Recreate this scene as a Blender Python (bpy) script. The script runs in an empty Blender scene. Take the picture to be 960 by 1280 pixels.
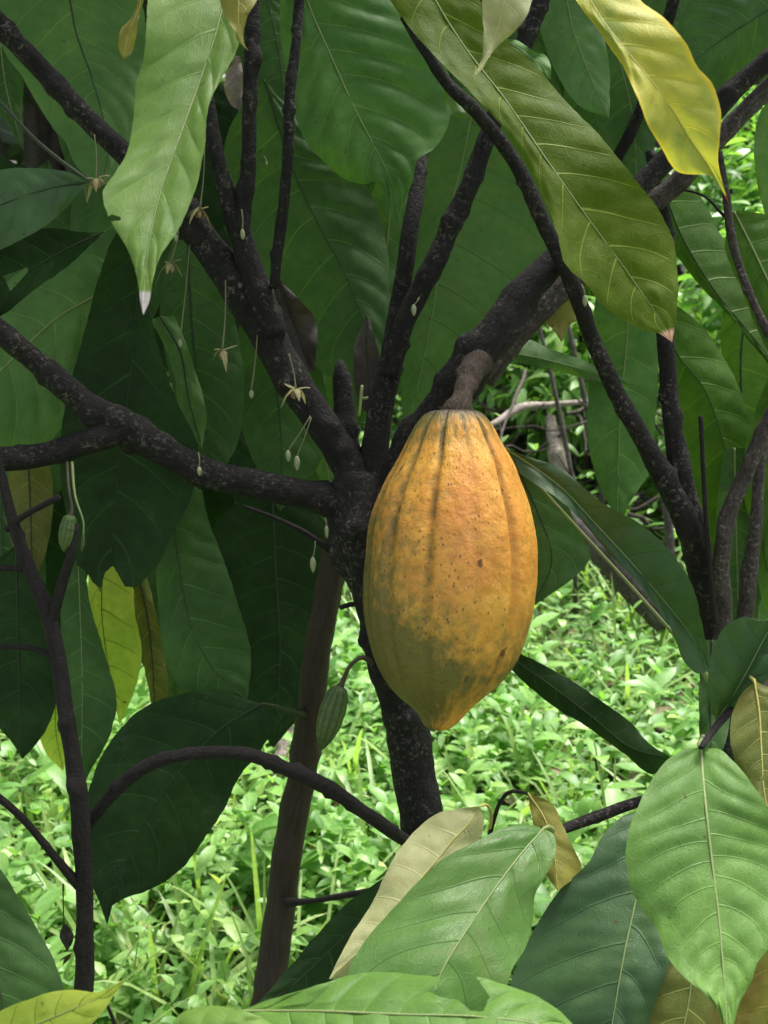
import bpy, math, random
import numpy as np
from mathutils import Vector, Euler, Matrix

random.seed(11)
rng = np.random.default_rng(11)
C = bpy.context.scene.collection
R_ = math.radians

# ------------------------------------------------------------------ camera
FPX = 1372.0                      # focal length in pixels of the 960x1280 photograph
CAM_Z, PITCH = 1.28, R_(16)
cam = bpy.data.cameras.new('camera')
co = bpy.data.objects.new('camera', cam); C.objects.link(co)
cam.sensor_fit = 'VERTICAL'; cam.sensor_height = 24.0; cam.lens = 24.0 * FPX / 1280.0
cam.clip_start = 0.02; cam.clip_end = 400
co.location = (0, 0, CAM_Z); co.rotation_euler = (R_(90) - PITCH, 0, 0)
cam.dof.use_dof = True; cam.dof.focus_distance = 0.80; cam.dof.aperture_fstop = 11.0
bpy.context.scene.camera = co
CP, SP = math.cos(PITCH), math.sin(PITCH)

def at(x, y, d):
    """metres in the world of photo point (x, y) at depth d in front of the lens"""
    a = np.asarray(x, float) - 480.0; b = 640.0 - np.asarray(y, float); d = np.asarray(d, float)
    X = a / FPX * d; U = b / FPX * d
    return np.stack([X + 0 * d, d * CP + U * SP, CAM_Z - d * SP + U * CP], -1)

# ------------------------------------------------------------------ nodes
def lin(r, g, b):
    f = lambda c: (c / 255.0 / 12.92) if c / 255.0 <= 0.04045 else ((c / 255.0 + 0.055) / 1.055) ** 2.4
    return (f(r), f(g), f(b), 1.0)

class NT:
    def __init__(s, name):
        s.m = bpy.data.materials.new(name); s.m.use_nodes = True
        s.t = s.m.node_tree; s.t.nodes.clear()
    def n(s, kind, ins=None, **props):
        nd = s.t.nodes.new(kind)
        for k, v in props.items(): setattr(nd, k, v)
        for k, v in (ins or {}).items():
            sock = nd.inputs[k]
            if isinstance(v, bpy.types.NodeSocket): s.t.links.new(v, sock)
            else: sock.default_value = v
        return nd
    def math(s, op, a, b=0.0, c=0.0, clamp=False):
        return s.n('ShaderNodeMath', {0: a, 1: b, 2: c}, operation=op, use_clamp=clamp).outputs[0]
    def mix(s, f, a, b, blend='MIX'):
        nd = s.n('ShaderNodeMix', data_type='RGBA', blend_type=blend)
        for k, v in ((0, f), (6, a), (7, b)):
            if isinstance(v, bpy.types.NodeSocket): s.t.links.new(v, nd.inputs[k])
            else: nd.inputs[k].default_value = v
        return nd.outputs[2]
    def ramp(s, f, stops):
        nd = s.n('ShaderNodeValToRGB', {0: f}); cr = nd.color_ramp
        while len(cr.elements) < len(stops): cr.elements.new(0.5)
        for e, (p, c) in zip(cr.elements, stops):
            e.position = p; e.color = c if len(c) == 4 else (*c, 1)
        return nd.outputs[0]
    def mrange(s, v, a, b, c=0.0, d=1.0, smooth=True):
        return s.n('ShaderNodeMapRange', {0: v, 1: a, 2: b, 3: c, 4: d}, interpolation_type='SMOOTHSTEP' if smooth else 'LINEAR').outputs[0]
    def noise(s, vec, scale, detail=3.0, rough=0.55, dist=0.0):
        return s.n('ShaderNodeTexNoise', {'Vector': vec, 'Scale': scale, 'Detail': detail, 'Roughness': rough, 'Distortion': dist}).outputs[0]
    def attr(s, name, fac=True):
        nd = s.n('ShaderNodeAttribute', attribute_name=name)
        return nd.outputs['Fac'] if fac else nd.outputs['Vector']
    def out(s, shader):
        s.n('ShaderNodeOutputMaterial', {0: shader}); return s.m

def leaf_material(name, c1, c2, vein, trans=0.18, rough=0.5, tcol=None, blotch=None, blotch_amt=0.0,
                  vein_amt=0.5, tip=None, spots=0.7, spec=0.26, bump=0.45, edge=None):
    t = NT(name)
    uv = t.n('ShaderNodeUVMap').outputs[0]
    info = t.n('ShaderNodeObjectInfo').outputs['Random']
    off = t.n('ShaderNodeCombineXYZ', {0: info, 1: info}).outputs[0]
    off = t.n('ShaderNodeVectorMath', {0: off, 3: 7.3}, operation='SCALE').outputs[0]
    vec = t.n('ShaderNodeVectorMath', {0: uv, 1: off}, operation='ADD').outputs[0]
    ph = t.attr('phase'); av = t.attr('av'); lu = t.attr('lu')
    big = t.noise(vec, 16.0, 3.0)
    col = t.mix(t.mrange(big, 0.35, 0.68), c1, c2)
    med = t.noise(vec, 90.0, 3.0)
    col = t.mix(t.mrange(med, 0.3, 0.8, 0.0, 0.35), col, (c1[0] * .55, c1[1] * .6, c1[2] * .6, 1))
    if blotch:
        b = t.noise(vec, 27.0, 4.0, 0.6, 0.4)
        col = t.mix(t.mrange(b, 0.5, 0.72, 0.0, blotch_amt), col, blotch)
    # lateral veins: thin lines where the phase crosses a half
    wob = t.math('MULTIPLY', t.math('SUBTRACT', t.noise(vec, 60.0, 2.0), 0.5), 0.06)
    f = t.math('FRACT', t.math('ADD', ph, wob))
    dd = t.math('ABSOLUTE', t.math('SUBTRACT', f, 0.5))
    width = t.math('MULTIPLY_ADD', av, -0.03, 0.045)
    line = t.math('SUBTRACT', 1.0, t.math('DIVIDE', dd, width), clamp=True)
    fade = t.mrange(av, 0.80, 0.97, 1.0, 0.0)
    line = t.math('MULTIPLY', line, fade)
    halo = t.math('SUBTRACT', 1.0, t.math('DIVIDE', dd, 0.22), clamp=True)
    # ladder-like small veins between the laterals
    ladder = t.n('ShaderNodeTexVoronoi', {'Vector': t.n('ShaderNodeVectorMath', {0: vec, 1: (1.0, 0.55, 1.0)}, operation='MULTIPLY').outputs[0], 'Scale': 170.0}, feature='DISTANCE_TO_EDGE').outputs[0]
    lad = t.mrange(ladder, 0.0, 0.09, 1.0, 0.0)
    fine = t.n('ShaderNodeTexVoronoi', {'Vector': vec, 'Scale': 700.0}, feature='DISTANCE_TO_EDGE').outputs[0]
    col = t.mix(t.math('MULTIPLY', lad, 0.05), col, vein)
    col = t.mix(t.math('MULTIPLY', line, vein_amt), col, vein)
    # small brown blemishes
    sp = t.noise(vec, 210.0, 2.0)
    spm = t.math('MULTIPLY', t.mrange(sp, 0.66, 0.71), t.mrange(t.noise(vec, 22.0, 1.0), 0.52, 0.62))
    col = t.mix(t.math('MULTIPLY', spm, spots), col, lin(70, 50, 25))
    dust = t.math('MULTIPLY', t.mrange(t.noise(vec, 33.0, 5.0, .7), .55, .8), t.mrange(t.noise(vec, 380.0, 2.0), .4, .7))
    col = t.mix(t.math('MULTIPLY', dust, .16), col, lin(170, 180, 165))
    if edge:
        col = t.mix(t.mrange(t.math('ADD', av, t.math('MULTIPLY', t.math('SUBTRACT', big, 0.5), 0.25)), 0.86, 1.0, 0.0, edge[1]), col, edge[0])
    if tip:
        col = t.mix(t.mrange(t.math('ADD', lu, t.math('MULTIPLY', t.math('SUBTRACT', med, 0.5), 0.01)), tip[0], tip[0] + 0.012), col, tip[1])
    h = t.math('MULTIPLY_ADD', line, -0.9, t.math('MULTIPLY', lad, -0.13))
    h = t.math('ADD', h, t.math('MULTIPLY', med, 0.7))
    h = t.math('ADD', h, t.math('MULTIPLY', t.mrange(fine, 0.0, 0.12), 0.12))
    bp = t.n('ShaderNodeBump', {'Strength': bump, 'Distance': 0.0011, 'Height': h}).outputs[0]
    rg = t.mrange(t.noise(vec, 45.0, 3.0), 0.3, 0.7, rough - 0.07, rough + 0.12)
    p = t.n('ShaderNodeBsdfPrincipled', {'Base Color': col, 'Roughness': rg, 'Specular IOR Level': spec, 'Normal': bp}).outputs[0]
    tc = t.mix(1.0, col, tcol or (1.25, 1.5, 0.35, 1), 'MULTIPLY')
    if tcol is None:
        pass
    tr = t.n('ShaderNodeBsdfTranslucent', {'Color': tc, 'Normal': bp}).outputs[0]
    return t.out(t.n('ShaderNodeMixShader', {0: trans, 1: p, 2: tr}).outputs[0])

def bark_material(name, c1, c2, c3, lichen=None, lich_amt=0.0, rough=0.8, bump=0.9, stretch=0.42, scale=160.0):
    t = NT(name)
    v = t.attr('bark', fac=False)
    vs = t.n('ShaderNodeVectorMath', {0: v, 1: (1, 1, stretch)}, operation='MULTIPLY').outputs[0]
    a = t.noise(vs, scale * 1.7, 6.0, 0.72, 0.15); b = t.noise(v, scale * 0.3, 5.0, 0.65)
    col = t.mix(t.mrange(a, 0.35, 0.65), c1, c2)
    col = t.mix(t.mrange(b, 0.48, 0.75, 0.0, 0.55), col, c3)
    if lichen:
        l = t.noise(v, scale * 1.5, 4.0, 0.75, 0.3)
        lm = t.math('MULTIPLY', t.mrange(l, 0.58 - 0.1 * lich_amt, 0.68), t.mrange(t.noise(v, scale * 0.16, 4.0, .7), 0.42, 0.6))
        col = t.mix(t.math('MULTIPLY', lm, min(1.0, lich_amt)), col, lichen)
    cr = t.n('ShaderNodeTexVoronoi', {'Vector': vs, 'Scale': scale * 1.9}, feature='DISTANCE_TO_EDGE').outputs[0]
    h = t.math('ADD', t.math('MULTIPLY', a, 1.0), t.math('MULTIPLY', t.mrange(cr, 0.0, 0.15), 0.22))
    h = t.math('ADD', h, t.math('MULTIPLY', t.noise(v, scale * 2.6, 3.0), 0.5))
    bp = t.n('ShaderNodeBump', {'Strength': bump, 'Distance': 0.0024, 'Height': h}).outputs[0]
    p = t.n('ShaderNodeBsdfPrincipled', {'Base Color': col, 'Roughness': rough, 'Specular IOR Level': 0.4, 'Normal': bp}).outputs[0]
    return t.out(p)

def plain(name, c, rough=0.6, trans=0.0, c2=None, scale=40.0):
    t = NT(name)
    tc = t.n('ShaderNodeTexCoord').outputs['Object']
    col = t.mix(t.mrange(t.noise(tc, scale, 4.0), 0.35, 0.65), c, c2 or c)
    bp = t.n('ShaderNodeBump', {'Strength': 0.5, 'Distance': 0.001, 'Height': t.noise(tc, scale * 5, 3.0)}).outputs[0]
    sh = t.n('ShaderNodeBsdfPrincipled', {'Base Color': col, 'Roughness': rough, 'Normal': bp}).outputs[0]
    if trans:
        tr = t.n('ShaderNodeBsdfTranslucent', {'Color': col}).outputs[0]
        sh = t.n('ShaderNodeMixShader', {0: trans, 1: sh, 2: tr}).outputs[0]
    return t.out(sh)

# leaf kinds ---------------------------------------------------------------
VEIN = lin(140, 165, 95)
M = {}
M['mid'] = leaf_material('green_leaf', (.088, .19, .052, 1), (.125, .24, .065, 1), VEIN, trans=.2)
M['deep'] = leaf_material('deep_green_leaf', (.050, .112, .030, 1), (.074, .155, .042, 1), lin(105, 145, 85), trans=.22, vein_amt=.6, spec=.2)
M['dark'] = leaf_material('shaded_green_leaf', (.017, .042, .012, 1), (.026, .062, .016, 1), lin(65, 98, 55), trans=.14, vein_amt=.55, rough=.55, spec=.12)  # base colour lowered, putting deep shade into the leaf itself
M['gloss'] = leaf_material('glossy_green_leaf', (.078, .18, .045, 1), (.11, .235, .055, 1), lin(150, 180, 110), trans=.14, rough=.5, vein_amt=.3, bump=.35, spec=.1)
M['blue'] = leaf_material('bluish_green_leaf', (.042, .096, .034, 1), (.06, .128, .040, 1), lin(50, 85, 50), trans=.08, rough=.42, vein_amt=.6, spec=.4)
M['olive'] = leaf_material('olive_green_leaf', (.085, .14, .010, 1), (.115, .17, .014, 1), lin(165, 180, 85), trans=.25, rough=.5, vein_amt=.75, spec=.09,
                           blotch=(.13, .15, .02, 1), blotch_amt=.45, tip=(.965, lin(222, 175, 160)))
M['vivid'] = leaf_material('vivid_green_leaf', (.065, .145, .018, 1), (.095, .195, .026, 1), lin(140, 170, 80), trans=.24, rough=.48, vein_amt=.4, spec=.14, bump=.6)
M['young'] = leaf_material('young_light_green_leaf', (.16, .28, .055, 1), (.22, .34, .075, 1), lin(185, 215, 140), trans=.28, rough=.5, vein_amt=.2, tip=(.935, lin(215, 200, 210)), bump=.35)
M['fresh'] = leaf_material('fresh_green_leaf', (.095, .20, .038, 1), (.13, .255, .045, 1), lin(150, 190, 95), trans=.18, rough=.5, vein_amt=.2, bump=.45)
M['plain'] = leaf_material('broad_green_leaf', (.085, .185, .04, 1), (.11, .22, .045, 1), lin(55, 90, 45), trans=.16, rough=.4, vein_amt=.5, blotch=(.12, .17, .04, 1), blotch_amt=.5)
M['yellow'] = leaf_material('yellow_leaf', (.42, .47, .10, 1), (.54, .52, .08, 1), lin(225, 215, 60), trans=.35, rough=.45, vein_amt=.4,
                            tcol=(1.2, 1.1, .5, 1), blotch=(.24, .33, .07, 1), blotch_amt=.95, tip=(.965, lin(150, 75, 40)), edge=(lin(235, 205, 60), .6), bump=.4, spec=.1)
M['backlit'] = leaf_material('lightened_yellow_green_leaf', (.52, .62, .12, 1), (.60, .68, .14, 1), lin(90, 110, 30), trans=.72, tcol=(1.35, 1.35, .7, 1), vein_amt=.75, bump=.3)  # base colour lightened to stand in for sun coming through from behind
M['ochre'] = leaf_material('ageing_olive_leaf', (.13, .16, .032, 1), (.18, .19, .04, 1), lin(190, 190, 110), trans=.25, tcol=(1.3, 1.2, .4, 1), vein_amt=.5, blotch=(.19, .14, .03, 1), blotch_amt=.4)
M['beige'] = leaf_material('beige_leaf', (.40, .42, .19, 1), (.52, .51, .25, 1), lin(235, 225, 175), trans=.25, tcol=(1.1, 1, .6, 1), vein_amt=.4, blotch=lin(135, 118, 70), blotch_amt=.75)
M['tan'] = leaf_material('yellow_brown_leaf', (.22, .21, .04, 1), (.30, .29, .055, 1), lin(200, 175, 90), trans=.25, tcol=(1.1, 1, .5, 1), vein_amt=.4, blotch=lin(110, 80, 30), blotch_amt=.6)
M['dead'] = leaf_material('dead_leaf', (.055, .045, .04, 1), (.10, .085, .075, 1), lin(120, 105, 95), trans=.05, rough=.8, vein_amt=.4, blotch=lin(60, 40, 30), blotch_amt=.6, bump=1.0)
M['pale_dead'] = leaf_material('pale_dead_leaf', (.22, .17, .15, 1), (.34, .27, .25, 1), lin(130, 110, 105), trans=.1, rough=.8, vein_amt=.5, blotch=lin(90, 65, 60), blotch_amt=.8, bump=1.0)
M['rib'] = plain('leaf_rib', (.20, .27, .09, 1), .5, c2=(.24, .29, .11, 1))
M['rib_dark'] = plain('dark_leaf_rib', (.022, .035, .012, 1), .6)
M['rib_yellow'] = plain('yellow_leaf_rib', (.5, .45, .12, 1), .5)
M['rib_brown'] = plain('brown_leaf_stalk', (.06, .045, .025, 1), .6)
M['bark'] = bark_material('dark_bark', (.004, .0033, .0033, 1), (.015, .012, .0115, 1), (.027, .022, .020, 1), lichen=lin(125, 120, 112), lich_amt=.75)
M['bark2'] = bark_material('lichen_bark', (.035, .026, .024, 1), (.095, .075, .068, 1), (.13, .105, .098, 1), lichen=lin(165, 160, 158), lich_amt=.8, scale=190)
M['bark3'] = bark_material('smooth_brown_bark', (.024, .015, .012, 1), (.052, .033, .026, 1), (.042, .027, .022, 1), rough=.6, bump=.5, stretch=.08, scale=220)
M['bark4'] = bark_material('twig_bark', (.009, .007, .007, 1), (.024, .018, .018, 1), (.04, .031, .03, 1), bump=.8, scale=240)
M['stalk'] = bark_material('pod_stalk_bark', (.032, .020, .014, 1), (.085, .056, .040, 1), (.08, .055, .032, 1), lichen=lin(40, 28, 20), lich_amt=.9, bump=.8, scale=200)
M['log'] = bark_material('dead_wood', (.13, .10, .08, 1), (.32, .27, .23, 1), (.42, .38, .34, 1), lichen=lin(215, 210, 205), lich_amt=.7, scale=60, bump=1.0)
M['petal'] = plain('flower_petal', (.36, .32, .13, 1), .6, .3, (.45, .40, .2, 1), 200)
M['petal_pink'] = plain('flower_centre', (.28, .16, .10, 1), .6, .2, (.4, .3, .16, 1), 300)
M['bud'] = plain('flower_bud_skin', (.32, .37, .20, 1), .5, .2, (.42, .44, .28, 1), 300)
M['hair'] = plain('flower_stalk_skin', (.16, .16, .08, 1), .6)

# ------------------------------------------------------------------ object helpers
def tag(o, label=None, cat=None, group=None, kind=None):
    for k, v in (('label', label), ('category', cat), ('group', group), ('kind', kind)):
        if v: o[k] = v
    return o

def empty(name, loc, label=None, cat=None, group=None):
    o = bpy.data.objects.new(name, None); C.objects.link(o); o.location = Vector(loc); o.empty_display_size = .05
    return tag(o, label, cat, group)

def mesh_obj(name, verts, faces, mat, parent=None, smooth=True, attrs=None, uv=None):
    me = bpy.data.meshes.new(name)
    verts = np.asarray(verts, float)
    if parent is not None:
        lo = np.array(world_loc(parent)); verts = verts - lo
    if isinstance(faces, np.ndarray):
        nf, k = faces.shape
        me.vertices.add(len(verts)); me.vertices.foreach_set('co', verts.astype(np.float32).ravel())
        me.loops.add(nf * k); me.loops.foreach_set('vertex_index', faces.astype(np.int32).ravel())
        me.polygons.add(nf); me.polygons.foreach_set('loop_start', np.arange(0, nf * k, k, dtype=np.int32))
        me.update(calc_edges=True)
    else:
        me.from_pydata(verts.tolist(), [], [list(f) for f in faces])
    me.polygons.foreach_set('use_smooth', [smooth] * len(me.polygons))
    for an, (ty, data) in (attrs or {}).items():
        a = me.attributes.new(an, ty, 'POINT')
        a.data.foreach_set('vector' if ty == 'FLOAT_VECTOR' else 'value', np.asarray(data, np.float32).ravel())
    if uv is not None:
        ul = me.uv_layers.new(name='UVMap')
        li = np.zeros(len(me.loops), np.int32); me.loops.foreach_get('vertex_index', li)
        ul.data.foreach_set('uv', np.asarray(uv, np.float32)[li].ravel())
    me.materials.append(mat); me.update()
    o = bpy.data.objects.new(name, me); C.objects.link(o)
    if parent is not None: o.parent = parent
    return o

def world_loc(o):
    v = Vector((0, 0, 0))
    while o is not None:
        v = v + o.location; o = o.parent
    return v

def catmull(pts, n):
    """n points evenly spaced by arc length along a smooth curve through pts (any dimension)"""
    p = np.asarray(pts, float)
    if len(p) == 2:
        return p[0] + (p[1] - p[0]) * np.linspace(0, 1, n)[:, None]
    e = np.vstack([2 * p[0] - p[1], p, 2 * p[-1] - p[-2]])
    k = 16; out = []
    for i in range(len(p) - 1):
        p0, p1, p2, p3 = e[i:i + 4]
        ts = [0.0]
        for a, b in ((p0, p1), (p1, p2), (p2, p3)):
            ts.append(ts[-1] + max(1e-6, np.linalg.norm((b - a)[:2])) ** 0.5)
        t0, t1, t2, t3 = ts
        t = np.linspace(t1, t2, k, endpoint=False)[:, None]
        A1 = (t1 - t) / (t1 - t0) * p0 + (t - t0) / (t1 - t0) * p1
        A2 = (t2 - t) / (t2 - t1) * p1 + (t - t1) / (t2 - t1) * p2
        A3 = (t3 - t) / (t3 - t2) * p2 + (t - t2) / (t3 - t2) * p3
        B1 = (t2 - t) / (t2 - t0) * A1 + (t - t0) / (t2 - t0) * A2
        B2 = (t3 - t) / (t3 - t1) * A2 + (t - t1) / (t3 - t1) * A3
        out.append((t2 - t) / (t2 - t1) * B1 + (t - t1) / (t2 - t1) * B2)
    q = np.vstack(out + [p[-1:]])
    s = np.concatenate([[0], np.cumsum(np.linalg.norm(np.diff(q[:, :2], axis=0), axis=1))])
    si = np.linspace(0, s[-1], n)
    return np.stack([np.interp(si, s, q[:, j]) for j in range(q.shape[1])], 1)

def snoise(p, seed=0):
    """cheap smooth value noise from summed sines, about -1..1"""
    r = np.random.default_rng(seed); out = 0
    for k in range(5):
        w = r.normal(size=p.shape[-1]); w /= np.linalg.norm(w)
        out = out + np.sin((p @ w) * (1.0 + 0.9 * k) + r.uniform(0, 6.28)) / (1 + .4 * k)
    return out / 2.6

def tube_arrays(P, rad, sides=12, rough=0.0, seed=0, knots=0, knot_h=0.45, cap=True):
    P = np.asarray(P, float); rad = np.asarray(rad, float); n = len(P)
    T = np.gradient(P, axis=0); T /= np.linalg.norm(T, axis=1)[:, None] + 1e-12
    up = np.array([0, 0, 1.0]) if abs(T[0][2]) < .9 else np.array([0, 1.0, 0])
    N = np.zeros_like(P); N[0] = np.cross(T[0], up); N[0] /= np.linalg.norm(N[0])
    for i in range(1, n):
        v = N[i - 1] - T[i] * np.dot(N[i - 1], T[i]); N[i] = v / (np.linalg.norm(v) + 1e-12)
    B = np.cross(T, N)
    s = np.concatenate([[0], np.cumsum(np.linalg.norm(np.diff(P, axis=0), axis=1))])
    a = np.linspace(0, 2 * np.pi, sides, endpoint=False)
    r = rad[:, None] * np.ones((1, sides))
    ca, sa = np.cos(a)[None], np.sin(a)[None]
    q = np.stack([ca + 0 * r, sa + 0 * r, (s / np.mean(rad))[:, None] + 0 * r], -1)
    if rough: r = r * (1 + rough * snoise(q * np.array([1.6, 1.6, .5]), seed) + rough * .5 * snoise(q * 3.1, seed + 5))
    kr = np.random.default_rng(seed + 99)
    for _ in range(knots):
        sk = kr.uniform(.04, .96) * s[-1]; ak = kr.uniform(0, 6.28)
        rr = np.interp(sk, s, rad); wl = rr * kr.uniform(.35, .7)
        da = np.angle(np.exp(1j * (a - ak)))
        ring = .06 * np.exp(-((s - sk) / wl) ** 2)[:, None]
        bump = knot_h * np.exp(-((s - sk) / wl) ** 2)[:, None] * np.exp(-(da / .55) ** 2)[None]
        r = r * (1 + ring + bump)
    V = P[:, None] + r[..., None] * (ca[..., None] * N[:, None] + sa[..., None] * B[:, None])
    V = V.reshape(-1, 3)
    i = np.arange(n - 1)[:, None] * sides; j = np.arange(sides)[None]; j2 = (j + 1) % sides
    F = np.stack([i + j, i + j2, i + sides + j2, i + sides + j], -1).reshape(-1, 4)
    bk = np.stack([ca * rad[:, None], sa * rad[:, None], s[:, None] + 0 * r], -1).reshape(-1, 3)
    if cap:
        c0, c1 = len(V), len(V) + 1
        V = np.vstack([V, P[0] - T[0] * rad[0] * .3, P[-1] + T[-1] * rad[-1] * .3])
        bk = np.vstack([bk, [0, 0, 0], [0, 0, s[-1]]])
        js = np.arange(sides); js2 = (js + 1) % sides; b = (n - 1) * sides
        z = np.full(sides, c0); z1 = np.full(sides, c1)
        F = np.vstack([F, np.stack([z, js2, js, js], -1), np.stack([z1, b + js, b + js2, b + js2], -1)])
    return V, F, bk

def add_tube(name, P, rad, mat, parent, sides=12, **k):
    V, F, bk = tube_arrays(P, rad, sides, **k)
    faces = [tuple(dict.fromkeys(f)) for f in F.tolist()]
    return mesh_obj(name, V, faces, mat, parent, attrs={'bark': ('FLOAT_VECTOR', bk)})

def limb(name, parent, pts, mat='bark', sides=18, rough=.07, knots=6, seed=None, step=7, label=None, knot_h=.3):
    """pts: (x, y, depth, width in pixels)"""
    seed = seed if seed is not None else int(abs(pts[0][0] * 7 + pts[-1][1] * 13)) % 1000
    ln = sum(math.dist(a[:2], b[:2]) for a, b in zip(pts, pts[1:]))
    q = catmull(pts, max(8, int(ln / step)))
    P = at(q[:, 0], q[:, 1], q[:, 2]); rad = q[:, 3] * .425 * q[:, 2] / FPX
    wob = np.stack([snoise(np.arange(len(P))[:, None] * .13 + 3 * k + np.zeros((len(P), 1)), seed + k) for k in range(3)], 1)
    P = P + wob * rad[:, None] * .12
    o = add_tube(name, P, rad, M[mat], parent, sides, rough=rough, seed=seed, knots=int(knots * 1.5), knot_h=knot_h)
    if label: o['label'] = label
    return o

def in_poly(x, y, poly):
    inside = np.zeros(x.shape, bool); n = len(poly)
    for i in range(n):
        x0, y0 = poly[i]; x1, y1 = poly[(i + 1) % n]
        c = ((y0 > y) != (y1 > y)) & (x < (x1 - x0) * (y - y0) / (y1 - y0 + 1e-9) + x0)
        inside ^= c
    return inside

leaf_count = 0
def leaf(parent, mat, L, Mi, R, d, tilt=0.0, fold=0.15, N=9, q=.0016, wave=.003, wk=2.3, curl=0.0, cut=None, label=None,
         rib='rib', ribw=2.6, stalk=None, nu=None, nv=30, seed=None, ptop=True, hook=None):
    """One leaf. L, Mi, R: left edge, midrib and right edge from base to tip as photo points;
    d: depth along the midrib; tilt / fold: depth gained per metre sideways (signed / both ways)."""
    global leaf_count; leaf_count += 1
    seed = leaf_count * 17 if seed is None else seed
    r = np.random.default_rng(seed); q = q * .5
    ln = sum(math.dist(a, b) for a, b in zip(Mi, Mi[1:]))
    nu = nu or int(min(120, max(24, ln / 4)))
    if cut: nu, nv = int(ln / 1.3), 110
    A, B, Mc = catmull(L, nu + 1), catmull(R, nu + 1), catmull(Mi, nu + 1)
    u = np.linspace(0, 1, nu + 1)
    dd = np.interp(u, np.linspace(0, 1, len(d)), d) if len(d) < 3 else catmull([(i, v) for i, v in enumerate(d)], nu + 1)[:, 1]
    dm = float(np.mean(dd)); length = ln * dm / FPX
    vs = np.linspace(-1, 1, nv + 1); vs = np.sign(vs) * np.abs(vs) ** .9; vs = np.sort(np.concatenate([vs, [-.012, .012]])); nv += 2
    U, V = np.meshgrid(u, vs, indexing='ij'); av = np.abs(V)
    E = np.where((V < 0)[..., None], A[:, None], B[:, None])
    px = Mc[:, None] * (1 - av[..., None]) + E * av[..., None]
    lat = np.linalg.norm(E - Mc[:, None], axis=-1) * av * dd[:, None] / FPX
    sgn = np.sign(V)
    halfw = float(np.mean(lat[:, [0, -1]]))
    s_ = .95 * halfw / max(length, 1e-6) * 1.0
    phase = N * (U + .013 * np.sin(U * 15 + r.uniform(0, 6)) + .004 * np.sin(U * 37 + sgn * 2 + r.uniform(0, 6)) - s_ * av ** 1.35) + np.where(V > 0, .32, 0) + r.uniform(0, 1)
    bul = np.abs(np.cos(np.pi * phase)) ** .8
    env = np.clip(av * 3.0, 0, 1) * (1 - av ** 5) * np.clip((1 - U) * 8, 0, 1) * np.clip(U * 8, 0, 1)
    D = dd[:, None] + tilt * lat * sgn + fold * lat + curl * lat * lat / max(halfw, 1e-4)
    D = D - q * bul * env * (1 + .35 * snoise(np.stack([U * 9, V * 3], -1), seed))
    D = D + wave * np.sin(6.283 * (wk * U + r.uniform(0, 1)) + sgn * 1.1) * av ** 2.2 * np.clip((1 - U) * 5, 0, 1)
    D = D + .0008 * snoise(np.stack([U * length * 120, V * halfw * 120], -1), seed + 3)
    # slight uneven rim
    jit = .9 * snoise(np.stack([U * ln / 9.0, V * 0 + sgn * 3], -1), seed + 7) * av ** 6 * np.clip((1 - U) * 9, 0, 1)
    px = px + jit[..., None] * (E - Mc[:, None]) / (np.linalg.norm(E - Mc[:, None], axis=-1, keepdims=True) + 1e-6)
    P = at(px[..., 0], px[..., 1], D).reshape(-1, 3)
    n1 = nv + 1
    i = np.arange(nu)[:, None] * n1; j = np.arange(nv)[None]
    F = np.stack([i + j, i + j + 1, i + n1 + j + 1, i + n1 + j], -1).reshape(-1, 4)
    if cut:
        fx = px[..., 0].ravel()[F].mean(1); fy = px[..., 1].ravel()[F].mean(1)
        keep = np.ones(len(F), bool)
        for pl in cut: keep &= ~in_poly(fx, fy, pl)
        F = F[keep]
    uvm = np.stack([(lat * sgn).ravel(), (U * length).ravel()], -1)
    o = mesh_obj('leaf', P, F, M[mat], parent, attrs={'phase': ('FLOAT', phase.ravel()), 'av': ('FLOAT', av.ravel()), 'lu': ('FLOAT', U.ravel())}, uv=uvm)
    if label: o['label'] = label
    # midrib: a thin tapering cord on the blade, continued into the stalk
    if ribw:
        k = nu + 1; mpx = Mc.copy(); w = ribw * (1 - .8 * u) + .25
        Pm = at(mpx[:, 0], mpx[:, 1], dd - .0002)
        keepn = int(k * .97); Pm = Pm[:keepn]; w = w[:keepn]
        if cut:
            bad = np.zeros(keepn, bool)
            for pl in cut: bad |= in_poly(mpx[:keepn, 0], mpx[:keepn, 1], pl)
            if bad.any(): f0 = int(np.argmax(bad)); Pm, w = Pm[:max(f0, 3)], w[:max(f0, 3)]
        add_tube('midrib', Pm, w * .5 * dm / FPX, M[rib], o, 6)
    if stalk:
        q_ = catmull([(Mi[0][0], Mi[0][1], d[0], (ribw or 2) * 1.3)] + stalk, 26)
        w = q_[:, 3].copy(); w[:4] *= 1.25; w[-5:] *= 1.45
        add_tube('leaf_stalk', at(q_[:, 0], q_[:, 1], q_[:, 2]), w * .5 * q_[:, 2] / FPX, M[rib], o, 8)
    return o

def simple_leaf(parent, mat, x, y, length, ang, width, d0, d1, **k):
    """an ordinary drip-tipped leaf: base at (x, y), pointing along ang (degrees, 90 = down in the photo)"""
    bend = k.pop('bend', random.uniform(-.12, .12))
    a = math.radians(ang); ux, uy = math.cos(a), math.sin(a); nx, ny = -uy, ux
    mid, L, R = [], [], []
    for t, wd in ((0, 0), (.06, .22), (.2, .72), (.4, .98), (.58, 1.0), (.74, .78), (.86, .42), (.93, .15), (1, 0)):
        off = bend * length * math.sin(math.pi * t * .9) ** 1.2 if t < 1 else bend * length * .25
        cx = x + ux * length * t + nx * off; cy = y + uy * length * t + ny * off
        w = width * .5 * wd
        mid.append((cx, cy)); L.append((cx + nx * w, cy + ny * w)); R.append((cx - nx * w * .95, cy - ny * w * .95))
    return leaf(parent, mat, L, mid, R, [d0, (d0 + d1) / 2 - .01, d1], **k)

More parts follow.
